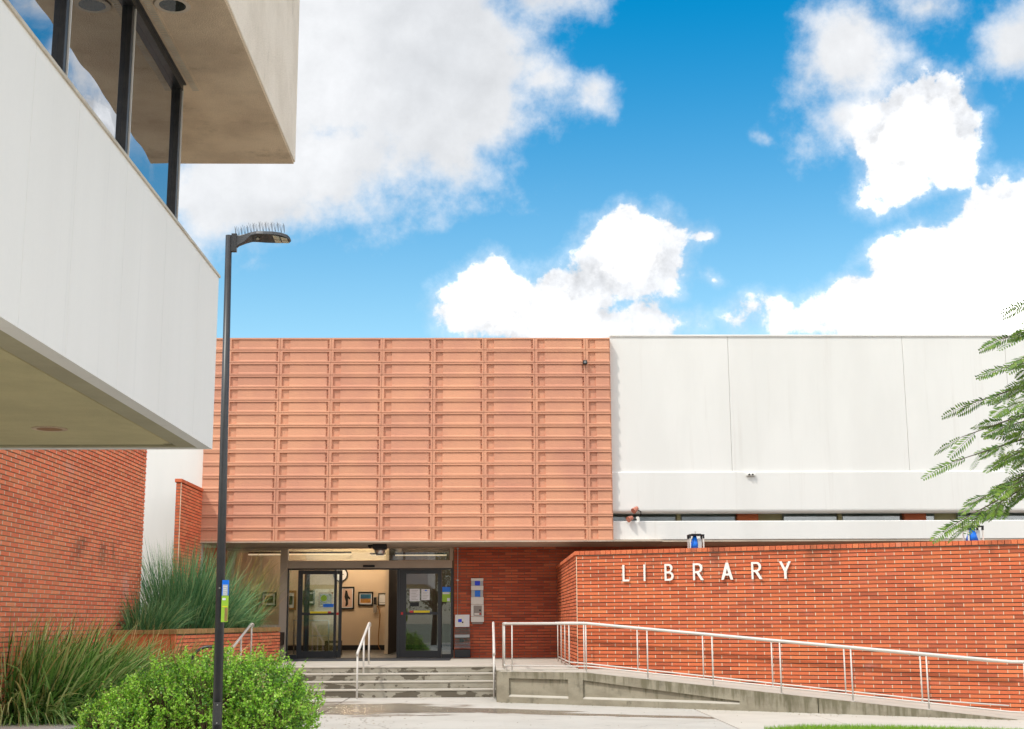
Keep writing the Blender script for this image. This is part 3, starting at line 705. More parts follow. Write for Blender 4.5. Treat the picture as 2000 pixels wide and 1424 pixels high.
def tube_light(x0, y0, x1, y1, lab, zt=4.28):
    o = thing('ceiling_light', lab, 'light', group='lit tubes on the gallery ceiling')
    L_ = Vector((x1 - x0, y1 - y0, 0)); 
    MB().tube([(x0, y0, zt), (x1, y1, zt)], .035 if zt > 4 else .02, 8).build('tube', 'tube' if zt > 4 else 'tube_dim', o)
    MB().tube([(x0, y0, zt + .06), (x1, y1, zt + .06)], .025, 6).build('housing', 'black', o)
tube_light(-7.4, 42.0, -4.2, 42.0, 'lit ceiling tube seen through the window left of the doors', 3.66)
tube_light(-3.8, 44.0, -1.3, 44.0, 'lit ceiling tube seen through the glass above the doors', 3.72)
tube_light(-6.5, 46.6, -1.5, 46.6, 'added unseen fill tube nearest the picture wall')  # added above the sight line to brighten the gallery
tube_light(-5., 39.4, -1.5, 39.4, 'added unseen fill tube nearest the sliding doors')  # second unseen tube, added for gallery brightness
def gx(px_): return aY(px_, 1170, YG).x
def gz(py_): return aY(690, py_, YG).z
def picture(x0, x1, y0, y1, fm, label, art, cat='picture', bw=.05):
    o = thing('framed_picture', label, cat, group='framed pictures on the gallery wall')
    X0, X1, Z0, Z1 = gx(x0), gx(x1), gz(y1), gz(y0)
    f = MB(); f.box(X0, X1, YG - .05, YG - .005, Z0, Z0 + bw); f.box(X0, X1, YG - .05, YG - .005, Z1 - bw, Z1)
    f.box(X0, X0 + bw, YG - .05, YG - .005, Z0 + bw, Z1 - bw); f.box(X1 - bw, X1, YG - .05, YG - .005, Z0 + bw, Z1 - bw); f.build('frame', fm, o)
    MB().box(X0 + bw, X1 - bw, YG - .03, YG - .006, Z0 + bw, Z1 - bw).build('mount', 'paper', o)
    for (u0, u1, v0, v1, mm) in art:
        MB().box(X0 + (X1 - X0) * u0, X0 + (X1 - X0) * u1, YG - .036, YG - .0305, Z0 + (Z1 - Z0) * v0, Z0 + (Z1 - Z0) * v1).build('print', mm, o)
    return o
M['sunset'] = mat('orange_field_print', (.55, .25, .05), .6, (.30, .16, .05), 3.)
M['tealp'] = mat('teal_sky_print', (.03, .20, .32), .6, (.02, .10, .2), 3.)
M['darkp'] = mat('dark_green_print', (.03, .05, .03), .6, (.10, .12, .06), 4.)
M['peach'] = mat('peach_print', (.62, .42, .32), .6)
pic = picture(663, 692, 1146, 1190, 'black', 'tall black framed picture of a dark leaning silhouette', [(.2, .85, .1, .9, 'peach')])
sil = MB(); X0, X1, Z0, Z1 = gx(663), gx(692), gz(1190), gz(1146)
pts = [(.40, .84), (.52, .82), (.60, .60), (.74, .50), (.72, .42), (.58, .48), (.60, .22), (.52, .14), (.40, .14), (.44, .34), (.34, .55)]
nn_ = len(sil.v)
for y in (YG - .042, YG - .0365): sil.v += [(X0 + (X1 - X0) * a, y, Z0 + (Z1 - Z0) * b) for a, b in pts]
sil.f = [tuple(range(len(pts))), tuple(reversed(range(len(pts), 2 * len(pts))))]; sil.mi = [0, 0]; sil.build('silhouette', 'black', pic)
picture(699.6, 729, 1156, 1183, 'black', 'black framed landscape with teal sky over an orange field', [(.15, .85, .2, .5, 'sunset'), (.15, .85, .5, .82, 'tealp')])
picture(739, 756, 1159, 1182.5, 'black', 'small thin framed notice sheet right of the wall phone', [(.1, .9, .22, .24, 'black')], 'notice', .025)
picture(622.5, 651, 1157, 1186, 'wood', 'framed dark green landscape behind the yellow door sticker', [(.1, .9, .12, .88, 'darkp')])
picture(592, 615, 1153, 1181, 'darkp', 'green framed small landscape left of the yellow sticker', [(.22, .85, .25, .75, 'darkp')])
picture(561, 579, 1153, 1191, 'wood', 'oak framed picture in the narrow glass left of the doors', [(.0, .6, .28, .72, 'darkp')], bw=.08)
picture(510.5, 540, 1156, 1184, 'black', 'black framed dark landscape nearest the white entrance post', [(.22, .8, .25, .75, 'darkp')])
picture(470, 505, 1153, 1190, 'black', 'large dark framed picture partly behind the tall reeds', [(.08, .92, .08, .92, 'black')])
# clock, phone, alarm box
ck = thing('wall_clock', 'round black rimmed clock high on the gallery wall', 'clock')
cc = (gx(664.5), gz(1122)); tr = [(cc[0] + .24 * math.cos(a * math.pi / 16), YG - .04, cc[1] + .24 * math.sin(a * math.pi / 16)) for a in range(33)]
MB().tube(tr, .025, 6).build('rim', 'black', ck)
fc = MB(); fc.v = [(cc[0] + .23 * math.cos(a * math.pi / 16), YG - .03, cc[1] + .23 * math.sin(a * math.pi / 16)) for a in range(32)]; fc.f = [tuple(reversed(range(32)))]; fc.mi = [0]
fc.build('face', 'paper', ck); MB().box(cc[0] - .01, cc[0] + .01, YG - .045, YG - .035, cc[1], cc[1] + .16).box(cc[0], cc[0] + .11, YG - .044, YG - .036, cc[1] - .01, cc[1] + .01).build('hands', 'black', ck)
ph = thing('wall_phone', 'grey wall phone with its long cord hanging to the gallery floor', 'phone')
MB().box(gx(730), gx(736.5), YG - .12, YG - .005, gz(1197), gz(1166)).build('body', 'grey_plastic', ph, bevel=.02)
MB().box(gx(731), gx(735.5), YG - .16, YG - .125, gz(1180), gz(1167)).build('handset', 'black', ph, bevel=.02)
cd = [(gx(x), YG - .08, gz(y)) for x, y in ((737, 1184), (741, 1189), (743, 1200), (742, 1220), (740.5, 1245), (741, 1262), (745, 1271))]
MB().tube(cd, .018, 6).build('cord', 'wood', ph)
al = thing('alarm_box', 'small dark red alarm box low on the gallery wall', 'alarm')
MB().box(gx(757), gx(765), YG - .06, YG - .005, gz(1196), gz(1187)).build('box', 'red', al, bevel=.01); MB().box(gx(759), gx(763), YG - .07, YG - .061, gz(1194), gz(1190)).build('button', 'black', al)
# steel queue rail inside
qr = thing('interior_rail', 'steel guard rail standing inside the left glass door', 'railing')
yq = 39.; q = [aY(x, y, yq) for x, y in ((574, 1276), (574, 1212), (642, 1212), (642, 1262))]
MB().tube([(q[0].x, yq, ZL), (q[1].x, yq, q[1].z), (q[2].x, yq, q[2].z), (q[3].x, yq, ZL)], .022, 8).build('hoop', 'steel', qr, smooth=True)
zq = aY(600, 1242, yq).z; MB().tube([(q[0].x, yq, zq), (q[3].x, yq, zq)], .014, 8).build('crossbar', 'steel', qr)
il = thing('book_bench', 'low dark bench inside the left door', 'bench')
MB().box(aY(634, 1262, 40).x, aY(664, 1262, 40).x, 40, 40.6, ZL + .36, ZL + .42).build('seat', 'black', il)
for i in (0, 1): MB().box(aY(634 + 26 * i, 1262, 40).x, aY(638 + 26 * i, 1262, 40).x, 40.05, 40.55, ZL, ZL + .36).build('leg', 'black', il)

# ================================================================== PLANTER between steps and left wall
pl = thing('brick_planter', 'low red brick planter with tan cap holding the tall reeds', 'planter')
PA, PB = Vector((-6.15, 27.0, 0)), Vector((-5.17, 34.2, 0))
e_ = (PB - PA); Lp = e_.length
def sc_p(c):
    return c.y if c.z > .55 else None
brickwork(pl, (PA.x, PA.y), (e_.x, e_.y), (e_.y, -e_.x), Lp, -.02, 18, .35, material='brick_pink_lifted', mortar='mortar_dark', pick=170, score=sc_p, keep=lambda c: c.z < 1.38)
MB().box(-7.38, -6.15, 27.0, 27.12, -.1, 1.37).build('front_wall', 'brick', pl)
ncap = int(Lp / .36); ed = e_.normalized(); nrm = Vector((ed.y, -ed.x, 0))
Tc = Matrix(((ed.x, -nrm.x, 0, PA.x), (ed.y, -nrm.y, 0, PA.y), (0, 0, 1, 0), (0, 0, 0, 1)))
M['captan'] = mat('mossy_cap_brick', (.42, .23, .09), .85, (.30, .20, .07), 5., rand=.12, bump=.3)
for k in range(ncap):
    MB().box(k * .36 + .006, (k + 1) * .36 - .006, -.03, .24, 1.372, 1.47, Tc).build('cap_brick', 'captan', pl, bevel=.005)
for k in range(4): MB().box(-7.38 + k * .31, -7.38 + (k + 1) * .31 - .012, 26.96, 27.24, 1.372, 1.455).build('cap_brick', 'captan', pl, bevel=.005)
MB().prism([(-7.38, 27.1), (-6.30, 27.1), (-5.33, 34.1), (-5.45, DD - .05), (-7.38, DD - .05)], 1.0, 1.33).build('soil', 'soil', pl)

# wing wall and left brick wall
wing = thing('wing_wall', 'narrow red brick wing wall against the white wall left of the terracotta screen', 'wall')
brickwork(wing, (-7.28, 31.95), (0, 1), (1, 0), 2.55, .9, 52, .35, material='brick_pink_lifted', mortar='mortar_dark', pick=260, score=lambda c: -c.z, keep=lambda c: c.z < 4.9)
brickwork(wing, (-7.40, 31.947), (1, 0), (0, -1), .117, .9, 52, .117, material='brick', mortar='mortar', jv=.0)
MB().box(-7.287, -7.272, 31.94, 31.96, .9, 4.88).build('corner_joint', 'mortar', wing)
MB().box(-7.43, -7.26, 31.92, 34.5, 4.885, 4.97).build('coping', 'brick', wing, bevel=.006)
lw = thing('left_brick_wall', 'tall red brick wall running back under the overhanging white storey', 'wall')
def keep_l(c): return c.z < 5.5 and c.z < 1.6 + .131 * c.y + .15
def sc_l(c):
    x, y = vis_px(c)
    return c.y if (x > 2 and 884 < y < 1235) else None
brickwork(lw, (-7.4, 18.2), (0, 1), (1, 0), 10.9, .25, 72, .393, pick=300, score=sc_l, keep=keep_l, phase=.1, material='brick_pink_lifted', back='mortar_mid', mortar='mortar', jv=.032, jit=.0004, mrec=.0006)
MB().box(-11.5, -7.43, 18.2, 29.05, -.1, 5.55).build('wall_mass', 'brick', lw)
MB().box(-11.5, -7.39, 18.2, 29.1, 5.55, 5.7).build('wall_top_band', 'white', lw)

# ================================================================== LIBRARY SIGN WALL
sw = thing('library_wall', 'long red brick wall carrying the LIBRARY letters behind the ramp', 'wall')
W0 = Vector((1.94, 28.97, 0)); LW = 10.4
def sc_s(c):
    x, y = vis_px(c)
    if x > 1998 or x < 1130: return None
    if c.z < rampz(c.x) + .02: return None
    return c.y
brickwork(sw, (W0.x, W0.y), (1, -.47), (-.47, -1), LW, -.16, 41, .352, pick=300, score=sc_s, keep=lambda c: c.z < 2.97 and c.z > rampz(c.x) - .12, phase=.2)
brickwork(sw, (1.937, 28.975), (0, 1), (-1, 0), 7.9, .55, 32, .352, mortar='mortar_dark', keep=lambda c: c.z < 2.97)
MB().box(-.008, .008, -.004, .05, .4, 2.96, Matrix(((E_.x, -N_.x, 0, W0.x), (E_.y, -N_.y, 0, W0.y), (0, 0, 1, 0), (0, 0, 0, 1)))).build('corner_joint', 'mortar', sw)
Tw = Matrix(((E_.x, -N_.x, 0, W0.x), (E_.y, -N_.y, 0, W0.y), (0, 0, 1, 0), (0, 0, 0, 1)))
MB().box(.03, LW, -.012, .3, 2.962, 2.984, Tw).build('coping_bed', 'mortar_dark', sw)
for k in range(int(LW / .118)):
    MB().box(k * .118 + .004 - .03, (k + 1) * .118 - .006 - .03, -.035, .32, 2.985, 3.068, Tw).build('coping_brick', 'brick', sw)
M['brick_lit'] = M['brick']
MB().box(1.90, 2.2, 28.96, 36.85, 2.99, 3.066).build('return_coping', 'brick', sw, bevel=.004)
MB().box(1.98, 2.3, 29.3, 36.85, .3, 2.99).build('return_core', 'mortar_dark', sw)
# the letters
lsign = thing('library_sign', 'raised white metal letters LIBRARY on the red brick wall', 'sign')
ang = math.atan2(E_.y, E_.x)
def arc(cx, cy, rx, ry, a0, a1, n=12): return [(cx + rx * math.cos(R(a0 + (a1 - a0) * i / n)), cy + ry * math.sin(R(a0 + (a1 - a0) * i / n))) for i in range(n + 1)]
H, S = .346, .040
def letters(ch):
    if ch == 'L': return .145, [[(0, 0), (.145, 0), (.145, .04), (S, .04), (S, H), (0, H)]]
    if ch == 'I': return S, [[(0, 0), (S, 0), (S, H), (0, H)]]
    if ch == 'B':
        o = [(0, 0), (.10, 0)] + arc(.10, .093, .095, .093, -90, 72, 10) + arc(.09, .263, .083, .083, -60, 90, 10) + [(0, H)]
        return .195, [o, [(S, .04)] + arc(.098, .095, .05, .055, -90, 90, 8) + [(S, .15)], [(S, .19)] + arc(.09, .25, .038, .057, -90, 90, 8)[0:9] + [(S, .307)]]
    if ch == 'R':
        o = [(0, 0), (S, 0), (S, .145), (.075, .145), (.165, 0), (.225, 0), (.13, .155)] + arc(.11, .25, .093, .096, -75, 90, 12) + [(0, H)]
        return .225, [o, [(S, .185)] + arc(.105, .247, .048, .061, -90, 90, 8) + [(S, .308)]]
    if ch == 'A': return .25, [[(0, 0), (.052, 0), (.083, .085), (.167, .085), (.198, 0), (.25, 0), (.15, H), (.10, H)], [(.097, .125), (.153, .125), (.125, .225)]]
    if ch == 'Y': return .24, [[(.095, 0), (.145, 0), (.145, .15), (.24, H), (.187, H), (.12, .205), (.053, H), (0, H), (.095, .15)]]
for ch, pxl in zip('LIBRARY', (1217.5, 1258.5, 1299.5, 1355, 1409.7, 1469, 1523.5)):
    wd_, spl = letters(ch)
    cu = bpy.data.curves.new('letter', 'CURVE'); cu.dimensions = '2D'; cu.fill_mode = 'BOTH'; cu.extrude = .014
    for pts in spl:
        s_ = cu.splines.new('POLY'); s_.points.add(len(pts) - 1); s_.use_cyclic_u = True
        for i, (a, b) in enumerate(pts): s_.points[i].co = (a, b, 0, 1)
    cu.materials.append(M['white_plastic'])
    wr = ray(pxl, 1120); t_ = (W0.y + .47 * W0.x) / (wr.y + .47 * wr.x); P = CAM + wr * t_
    tmp = bpy.data.objects.new('letter_outline', cu); me_ = bpy.data.meshes.new_from_object(tmp); bpy.data.objects.remove(tmp); me_.name = 'letter'
    o = bpy.data.objects.new('letter', me_); COL.objects.link(o); o.parent = lsign; o['label'] = 'letter ' + ch
    o.location = (P.x + N_.x * .045, P.y + N_.y * .045, 2.407); o.rotation_euler = (math.pi / 2, 0, ang)
    pins = MB(); 
    for (a, b) in ((.02, .03), (.02, H - .03)):
        q = Vector((P.x, P.y, 2.407 + b)) + E_ * (a if ch != 'Y' else .12)
        if ch == 'Y' and b > .1: continue
        if ch == 'A' and b > .1: q = Vector((P.x, P.y, 2.407 + b)) + E_ * .125
        pins.tube([q + N_ * .04, q - N_ * .01], .006, 6)
    pins.build('letter_pin', 'steel', lsign)
# two blue lanterns on the wall top
def lantern(X, Y, zt_, wide, label):
    o = thing('wall_lantern', label, 'lantern', (X, Y, zt_), group='blue glass lanterns on the brick wall')
    h = .30; hw = .14
    for sx_ in (-1, 1):
        for sy_ in (-1, 1): MB().box(sx_ * hw - .013, sx_ * hw + .013, sy_ * hw - .013, sy_ * hw + .013, 0, h - .07).build('post', 'rail', o)
    cap = MB(); cap.box(-hw - .02, hw + .02, -hw - .02, hw + .02, h - .035, h - .015); cap.box(-hw + .04, hw - .04, -hw + .04, hw - .04, h - .015, h)
    for sx_ in (-1, 1):
        for sy_ in (-1, 1): cap.box(sx_ * hw - .018, sx_ * hw + .018, sy_ * hw - .018, sy_ * hw + .018, h - .10, h - .037)
    cap.build('cap', 'black', o)
    MB().tube([(0, 0, h), (0, 0, h + .03)], .01, 6).tube([(0, 0, h + .03), (0, 0, h + .05)], .018, 8).build('finial', 'steel', o)
    MB().tube([(-.035, -.03, .0), (-.03, -.03, .12), (-.025, -.03, h - .04)], [.10 * wide, .075 * wide, .035], 12).build('blue_glass', 'blue', o, smooth=True)
    MB().box(.03, .10, -.10, -.09, 0, h - .1).build('side_glass', 'lens_grey', o)
M['lens_grey'] = mat('grey_frosted_glass', (.45, .47, .48), .3)
def wallpt(pxl, off): 
    wr = ray(pxl, 1060); t_ = (W0.y + .47 * W0.x) / (wr.y + .47 * wr.x); P = CAM + wr * t_; return P - N_ * off
q = wallpt(1354.5, .17); lantern(q.x, q.y, 3.07, 1, 'blue glass lantern on the wall top above the letters')
q = wallpt(1900, .17); lantern(q.x, q.y, 3.07, 1.25, 'wider blue lantern half behind tree leaves at far right')

# ================================================================== RAILS
def rail_line(name, label, xa, hts, off, group=None, posts=(), ext=None, low=True):
    o = thing(name, label, 'railing', group=group)
    pts = [RP(x, off) + Vector((0, 0, z)) for x, z in hts]
    MB().tube(pts, .028, 12).build('handrail', 'rail', o, smooth=True)
    for x in posts:
        p = RP(x, off); zt_ = None
        for (a, za), (b, zb) in zip(hts, hts[1:]):
            if a - 1e-6 <= x <= b + 1e-6: zt_ = za + (zb - za) * (x - a) / (b - a)
        MB().tube([p + Vector((0, 0, rampz(x) - .01)), p + Vector((0, 0, zt_))], .0145, 10).build('post', 'rail', o, smooth=True)
        MB().tube([p + Vector((0, 0, rampz(x))), p + Vector((0, 0, rampz(x) + .012))], .045, 12).build('base_plate', 'rail', o)
    lo = [RP(x, off) + Vector((0, 0, rampz(x) + .115)) for x in (hts[0][0], 1.95, 3.5, 5.5, 7.5, 9.0, hts[-1][0])]
    lo = sorted({round(p.x, 4): p for p in lo}.values(), key=lambda p: p.x)
    MB().tube(lo, .014, 8).build('lower_rail', 'rail', o, smooth=True)
    return o
nr = rail_line('ramp_railing', 'pale metal handrail along the outer edge of the ramp', 0, [(.36, 1.545), (1.93, 1.545), (9.05, .865), (9.6, .86)], .115, 'railings of the ramp', (.47, 1.92, 3.07, 4.24, 5.41, 6.585, 7.78, 9.25))
c1 = RP(.36, .115); MB().tube([(c1.x, c1.y, 1.545), (c1.x - .035, c1.y + .1, 1.545), (c1.x - .035, 29.55, 1.545), (c1.x - .035, 29.6, 1.50), (c1.x - .035, 29.6, ZL)], .03, 12).build('handrail', 'rail', nr, smooth=True)
MB().tube([(c1.x - .035, c1.y + .05, .71), (c1.x - .035, 29.6, .71)], .014, 8).build('lower_rail', 'rail', nr, smooth=True)
for y in (28.2, 28.9): MB().tube([(c1.x - .035, y, .6), (c1.x - .035, y, 1.545)], .0145, 10).build('post', 'rail', nr, smooth=True)
fwx = lambda x: RP(x, 0)
# far rail, just clear of the brick wall
offF = (28.114 - (27.6 - .47 * (3.124 - .25))) * 1 / math.sqrt(1 + .47 ** 2)
def RPF(x): return Vector((x, 28.114 - .47 * (x - 3.124), 0))
farr = thing('ramp_railing', 'pale metal handrail running close along the brick wall', 'railing', group='railings of the ramp')
zf = lambda x: .515 - .098 * (x - 3.12) if x > 2.25 else .60
hF = [(2.05, 1.53), (9.35, .835), (9.62, .83)]
MB().tube([Vector((1.75, 34.2, 1.55)), Vector((1.75, 28.75, 1.55)), RPF(2.05) + Vector((0, 0, 1.545))] + [RPF(x) + Vector((0, 0, z)) for x, z in hF[1:]], .030, 12).build('handrail', 'rail', farr, smooth=True)
for x in (2.05, 3.12, 4.38, 5.65, 6.93, 8.215):
    zt_ = 1.53 + (.835 - 1.53) * (x - 2.05) / 7.3
    MB().tube([RPF(x) + Vector((0, 0, zf(x) - .05)), RPF(x) + Vector((0, 0, zt_))], .0145, 10).build('post', 'rail', farr, smooth=True)
for y in (28.8, 30.3, 31.8, 33.3): MB().tube([(1.75, y, ZL - .02), (1.75, y, 1.55)], .0145, 10).build('post', 'rail', farr, smooth=True)
MB().tube([Vector((1.75, 33.3, .74)), Vector((1.75, 28.8, .74)), RPF(2.05) + Vector((0, 0, .72)), RPF(8.4) + Vector((0, 0, .10)), RPF(9.6) + Vector((0, 0, .03))], .014, 8).build('lower_rail', 'rail', farr, smooth=True)
def stair_rail(X, label):
    o = thing('stair_railing', label, 'railing', group='handrails on the entrance steps')
    y0, y1 = 28.75, 31.5
    MB().tube([(X - .0, y0 - .02, .90), (X, y0, .955), (X, y1 - .12, 1.545), (X, y1, 1.56), (X, y1 + .16, 1.55), (X, y1 + .2, 1.5)], .029, 12).build('handrail', 'rail', o, smooth=True)
    zr = lambda y: .955 + (1.545 - .955) * (y - y0) / (y1 - .12 - y0)
    for y, zb_ in ((y0, 0), (y0 + 1.45, .331), (y1, ZL)):
        MB().tube([(X, y, zb_), (X, y, zr(y) if y < y1 else 1.55)], .021, 10).build('post', 'rail', o, smooth=True)
        MB().tube([(X, y, zb_), (X, y, zb_ + .012)], .055, 14).build('base_plate', 'rail', o)
    return o
stair_rail(-2.71, 'handrail in the middle of the steps')
stair_rail(-5.42, 'handrail at the left end of the steps, half behind the shrub')
stair_rail(.16, 'handrail at the right end of the steps beside the ramp')
bk = thing('bike_hoop', 'curved dark metal hoop poking up behind the shrub left of the lamp post', 'bike rack')
hc = aY(408, 1275, 23.)
MB().tube([(hc.x - .28, 23., 0), (hc.x - .28, 23., hc.z - .15)] + [(hc.x - .28 * math.cos(R(a)), 23., hc.z - .15 + .25 * math.sin(R(a))) for a in range(15, 180, 15)] + [(hc.x + .28, 23., hc.z - .15), (hc.x + .28, 23., 0)], .024, 10).build('hoop', 'pole', bk, smooth=True)

# ================================================================== FIXTURES ON THE LIBRARY
eb = thing('emergency_call_box', 'tall white emergency call box with blue lamps on the entrance brick', 'call box')
yb = DD - .12
def bx(par, nm, x0, x1, y0, y1, m_, ya, yb_, bev=.0):
    return MB().box(aY(x0, 1170, ya).x, aY(x1, 1170, ya).x, ya, yb_, aY(930, y1, ya).z, aY(930, y0, ya).z).build(nm, m_, par, bevel=bev)
bx(eb, 'top_cap', 920, 944, 1129.5, 1134.5, 'white_plastic', yb, DD, .005)
bx(eb, 'lamp_housing', 920.5, 943.5, 1134.8, 1144, 'lens_grey', yb + .01, DD); bx(eb, 'blue_lamp', 927.5, 937.5, 1135, 1143.5, 'blue2', yb - .01, yb + .008)
bx(eb, 'upper_body', 920, 944, 1144.3, 1152.5, 'white_plastic', yb, DD, .005)
bx(eb, 'lamp_housing', 920.5, 943.5, 1153, 1166, 'lens_grey', yb + .01, DD); bx(eb, 'blue_panel', 927.5, 938, 1153.5, 1165.5, 'blue', yb - .01, yb + .008)
bx(eb, 'middle_body', 920, 944.5, 1166.3, 1180.5, 'white_plastic', yb, DD, .005)
bx(eb, 'lower_body', 920, 945, 1181, 1204, 'white_plastic', yb, DD, .005); bx(eb, 'control_plate', 925, 941, 1183, 1202.5, 'grey_plastic', yb - .01, yb - .001)
bx(eb, 'speaker_label', 926.5, 936, 1197.5, 1201, 'white_plastic', yb - .014, yb - .0105); bx(eb, 'call_button', 936.5, 939.5, 1197.5, 1200.5, 'red', yb - .02, yb - .0105); bx(eb, 'call_button', 936, 939, 1190.5, 1193.5, 'black', yb - .02, yb - .0105)
bx(eb, 'bottom_cap', 920, 945, 1204.6, 1215, 'white_plastic', yb, DD, .005); bx(eb, 'mounting_bracket', 922, 943, 1215.2, 1219, 'grey_plastic', yb + .05, DD)
nb = thing('notice_holder', 'white box with a purple notice over a clear leaflet holder beside the doors', 'leaflet holder')
bx(nb, 'box', 889, 917, 1200.5, 1224.5, 'paper', yb, DD, .004); bx(nb, 'notice_sheet', 891, 907, 1202, 1223, 'white_plastic', yb - .004, yb - .001)
bx(nb, 'print', 895, 902, 1209, 1215, 'darkpurple' if False else 'blue2', yb - .006, yb - .0045); bx(nb, 'print', 902.5, 905, 1214, 1217, 'black', yb - .006, yb - .0045)
bx(nb, 'clear_tray', 888.5, 918.5, 1226, 1266, 'acrylic', yb + .01, yb + .015); bx(nb, 'tray_lip', 888.5, 917, 1239.5, 1245, 'lens_grey', yb - .02, yb + .005)
bx(nb, 'back_label', 898, 906, 1248, 1254, 'black', yb + .03, yb + .034)
bx(nb, 'base_bin', 888, 919, 1269, 1284, 'darkframe', yb - .03, DD, .008)
cd_ = thing('conduit_pipe', 'thin grey conduit running down the brick to the notice box', 'pipe')
cx_ = aY(894, 1130, DD - .02).x
MB().tube([(cx_, DD - .03, 3.58), (cx_, DD - .03, aY(894, 1201, DD).z)], .011, 8).build('pipe', 'steel', cd_)
for z in (3.55, 2.7): MB().box(cx_ - .03, cx_ + .03, DD - .045, DD, z - .012, z + .012).build('clamp', 'steel', cd_)
elight = thing('soffit_lantern', 'square dark ceiling light with a metal bell under the entrance soffit', 'light')
sp_ = aY(742, 1066, 35.3)
MB().box(sp_.x - .18, sp_.x + .18, 35.12, 35.48, ZB - .16, ZB - .032).build('housing', 'black', elight, bevel=.01)
MB().tube([(sp_.x, 35.3, ZB - .155), (sp_.x, 35.3, ZB - .24), (sp_.x, 35.3, ZB - .31)], [.155, .13, .10], 20).build('bell', 'steel', elight, smooth=True)
sc2 = thing('dome_sensor', 'small dark dome sensor beside the entrance light', 'sensor')
q = aY(723, 1074, 35.6); MB().tube([(q.x, 35.6, ZB - .032), (q.x, 35.6, ZB - .08), (q.x, 35.6, ZB - .12)], [.06, .055, .02], 12).build('dome', 'black', sc2, smooth=True)
scam = thing('security_camera', 'small black box camera high on the terracotta screen', 'camera')
q = aY(1142.5, 708, YF - .05)
MB().box(q.x - .055, q.x + .055, YF - .12, YF - .0, q.z - .05, q.z + .05).build('housing', 'black', scam, bevel=.01); MB().box(q.x - .03, q.x + .03, YF - .125, YF - .121, q.z - .03, q.z + .03).build('lens', 'lens_dark', scam)
dcam = thing('twin_camera', 'pair of tiny dark lenses on a white mount on the upper fascia', 'camera')
q = aY(1466, 927, YW - .08)
MB().box(q.x - .12, q.x + .12, YW - .12, YW - .051, q.z - .035, q.z + .035).build('mount', 'white_plastic', dcam, bevel=.01)
for s_ in (-1, 1): MB().tube([(q.x + s_ * .045, YW - .118, q.z), (q.x + s_ * .045, YW - .16, q.z - .005)], .022, 12).build('lens', 'black', dcam)
fl = thing('twin_floodlight', 'pair of terracotta floodlight heads on the canopy beside the screen', 'floodlight')
q1, q2, q3 = aY(1241, 995, 34.42), aY(1231, 1013, 34.5), aY(1246, 1014, 34.66)
def cone(par, a, b, r0, r1, m_, nm='lamp_head'):
    MB().tube([a, b], [r0, r1], 14).build(nm, m_, par, smooth=False)
MB().tube([(q3.x, 34.66, 4.12), (q3.x, 34.66, 4.24)], .05, 10).build('base', 'white_plastic', fl)
MB().tube([(q3.x, 34.66, 4.2), (q3.x + .07, 34.6, 4.27), (q3.x + .06, 34.5, 4.36), (q1.x + .03, 34.43, q1.z)], .014, 8).build('arm', 'black', fl)
MB().tube([(q3.x, 34.66, 4.16), (q2.x + .02, 34.52, q2.z)], .014, 8).build('arm', 'black', fl)
def cone(par, a, b, r0, r1, m_, nm='lamp_head'):
    MB().tube([a, b], [r0, r1], 14).build(nm, m_, par, smooth=False)
cone(fl, (q1.x + .05, 34.44, q1.z + .04), (q1.x - .06, 34.36, q1.z - .05), .05, .078, 'terracap'); cone(fl, (q2.x + .05, 34.52, q2.z + .03), (q2.x - .06, 34.44, q2.z - .03), .05, .078, 'terracap')

# ================================================================== OFFICE BUILDING (overhanging storey, left)
ob = thing('office_building', 'pale grey overhanging storey with dark framed window band and deep concrete roof', 'building')
XB = -2.65; ZS, ZP, ZE = 3.243, 4.955, 6.241; YB = 12.88
ys = [4.0] + [aX(x, y, XB).y for x, y in ((40, 560), (133, 600), (230, 700), (311, 760), (377, 820))]
ys = sorted(ys) + [YB]
for a, b in zip(ys, ys[1:]):
    if b - a > .1: MB().box(XB - .12, XB, a + .002, b - .002, ZS, ZP).build('parapet_panel', 'panel', ob)
MB().box(-9, XB - .12, YB - .12, YB, ZS, ZP).build('end_parapet', 'panel', ob)
MB().box(XB - .118, XB - .004, 4, YB - .004, ZS + .01, ZP - .01).build('parapet_core', 'panel', ob)
MB().box(XB - .14, XB + .015, 4, YB + .015, ZP, ZP + .022).build('parapet_flashing', 'flash', ob)
# soffit: border, groove, recessed field
so = MB()
so.box(XB - .30, XB - .003, 4, YB - .003, ZS - .001 + .004, ZS + .03); so.box(-9, XB - .30, YB - .30 + .1, YB - .003, ZS + .003, ZS + .03)
so.build('soffit_border', 'edge_bounce_olive', ob)
so = MB(); so.box(XB - .42, XB - .33, 4, YB - .33, ZS + .012, ZS + .04); so.build('soffit_bead', 'soffit_bounce_olive', ob, bevel=.008)
MB().box(-9, XB - .42, 4, YB - .215, ZS + .02, ZS + .06).build('soffit_field', 'soffit_bounce_olive', ob)
MB().box(XB - .335, XB - .298, 4, YB - .21, ZS + .035, ZS + .06).build('soffit_groove', 'edge_bounce_olive', ob)
MB().box(-9, XB - .13, 4, YB - .14, ZS + .08, ZP - .3).build('floor_slab', 'soffit_bounce_olive', ob)
dl = (-3.80, 11.58)
d1 = MB().disc(dl, .075, .15, ZS + .012).build('downlight', 'soffit_tan', ob)
MB().tube([(dl[0], dl[1], ZS + .013), (dl[0], dl[1], ZS + .03)], .151, 28).build('rim', 'soffit_tan', d1); MB().disc(dl, 0.0005, .11, ZS + .0115).build('lens', 'wood', d1)
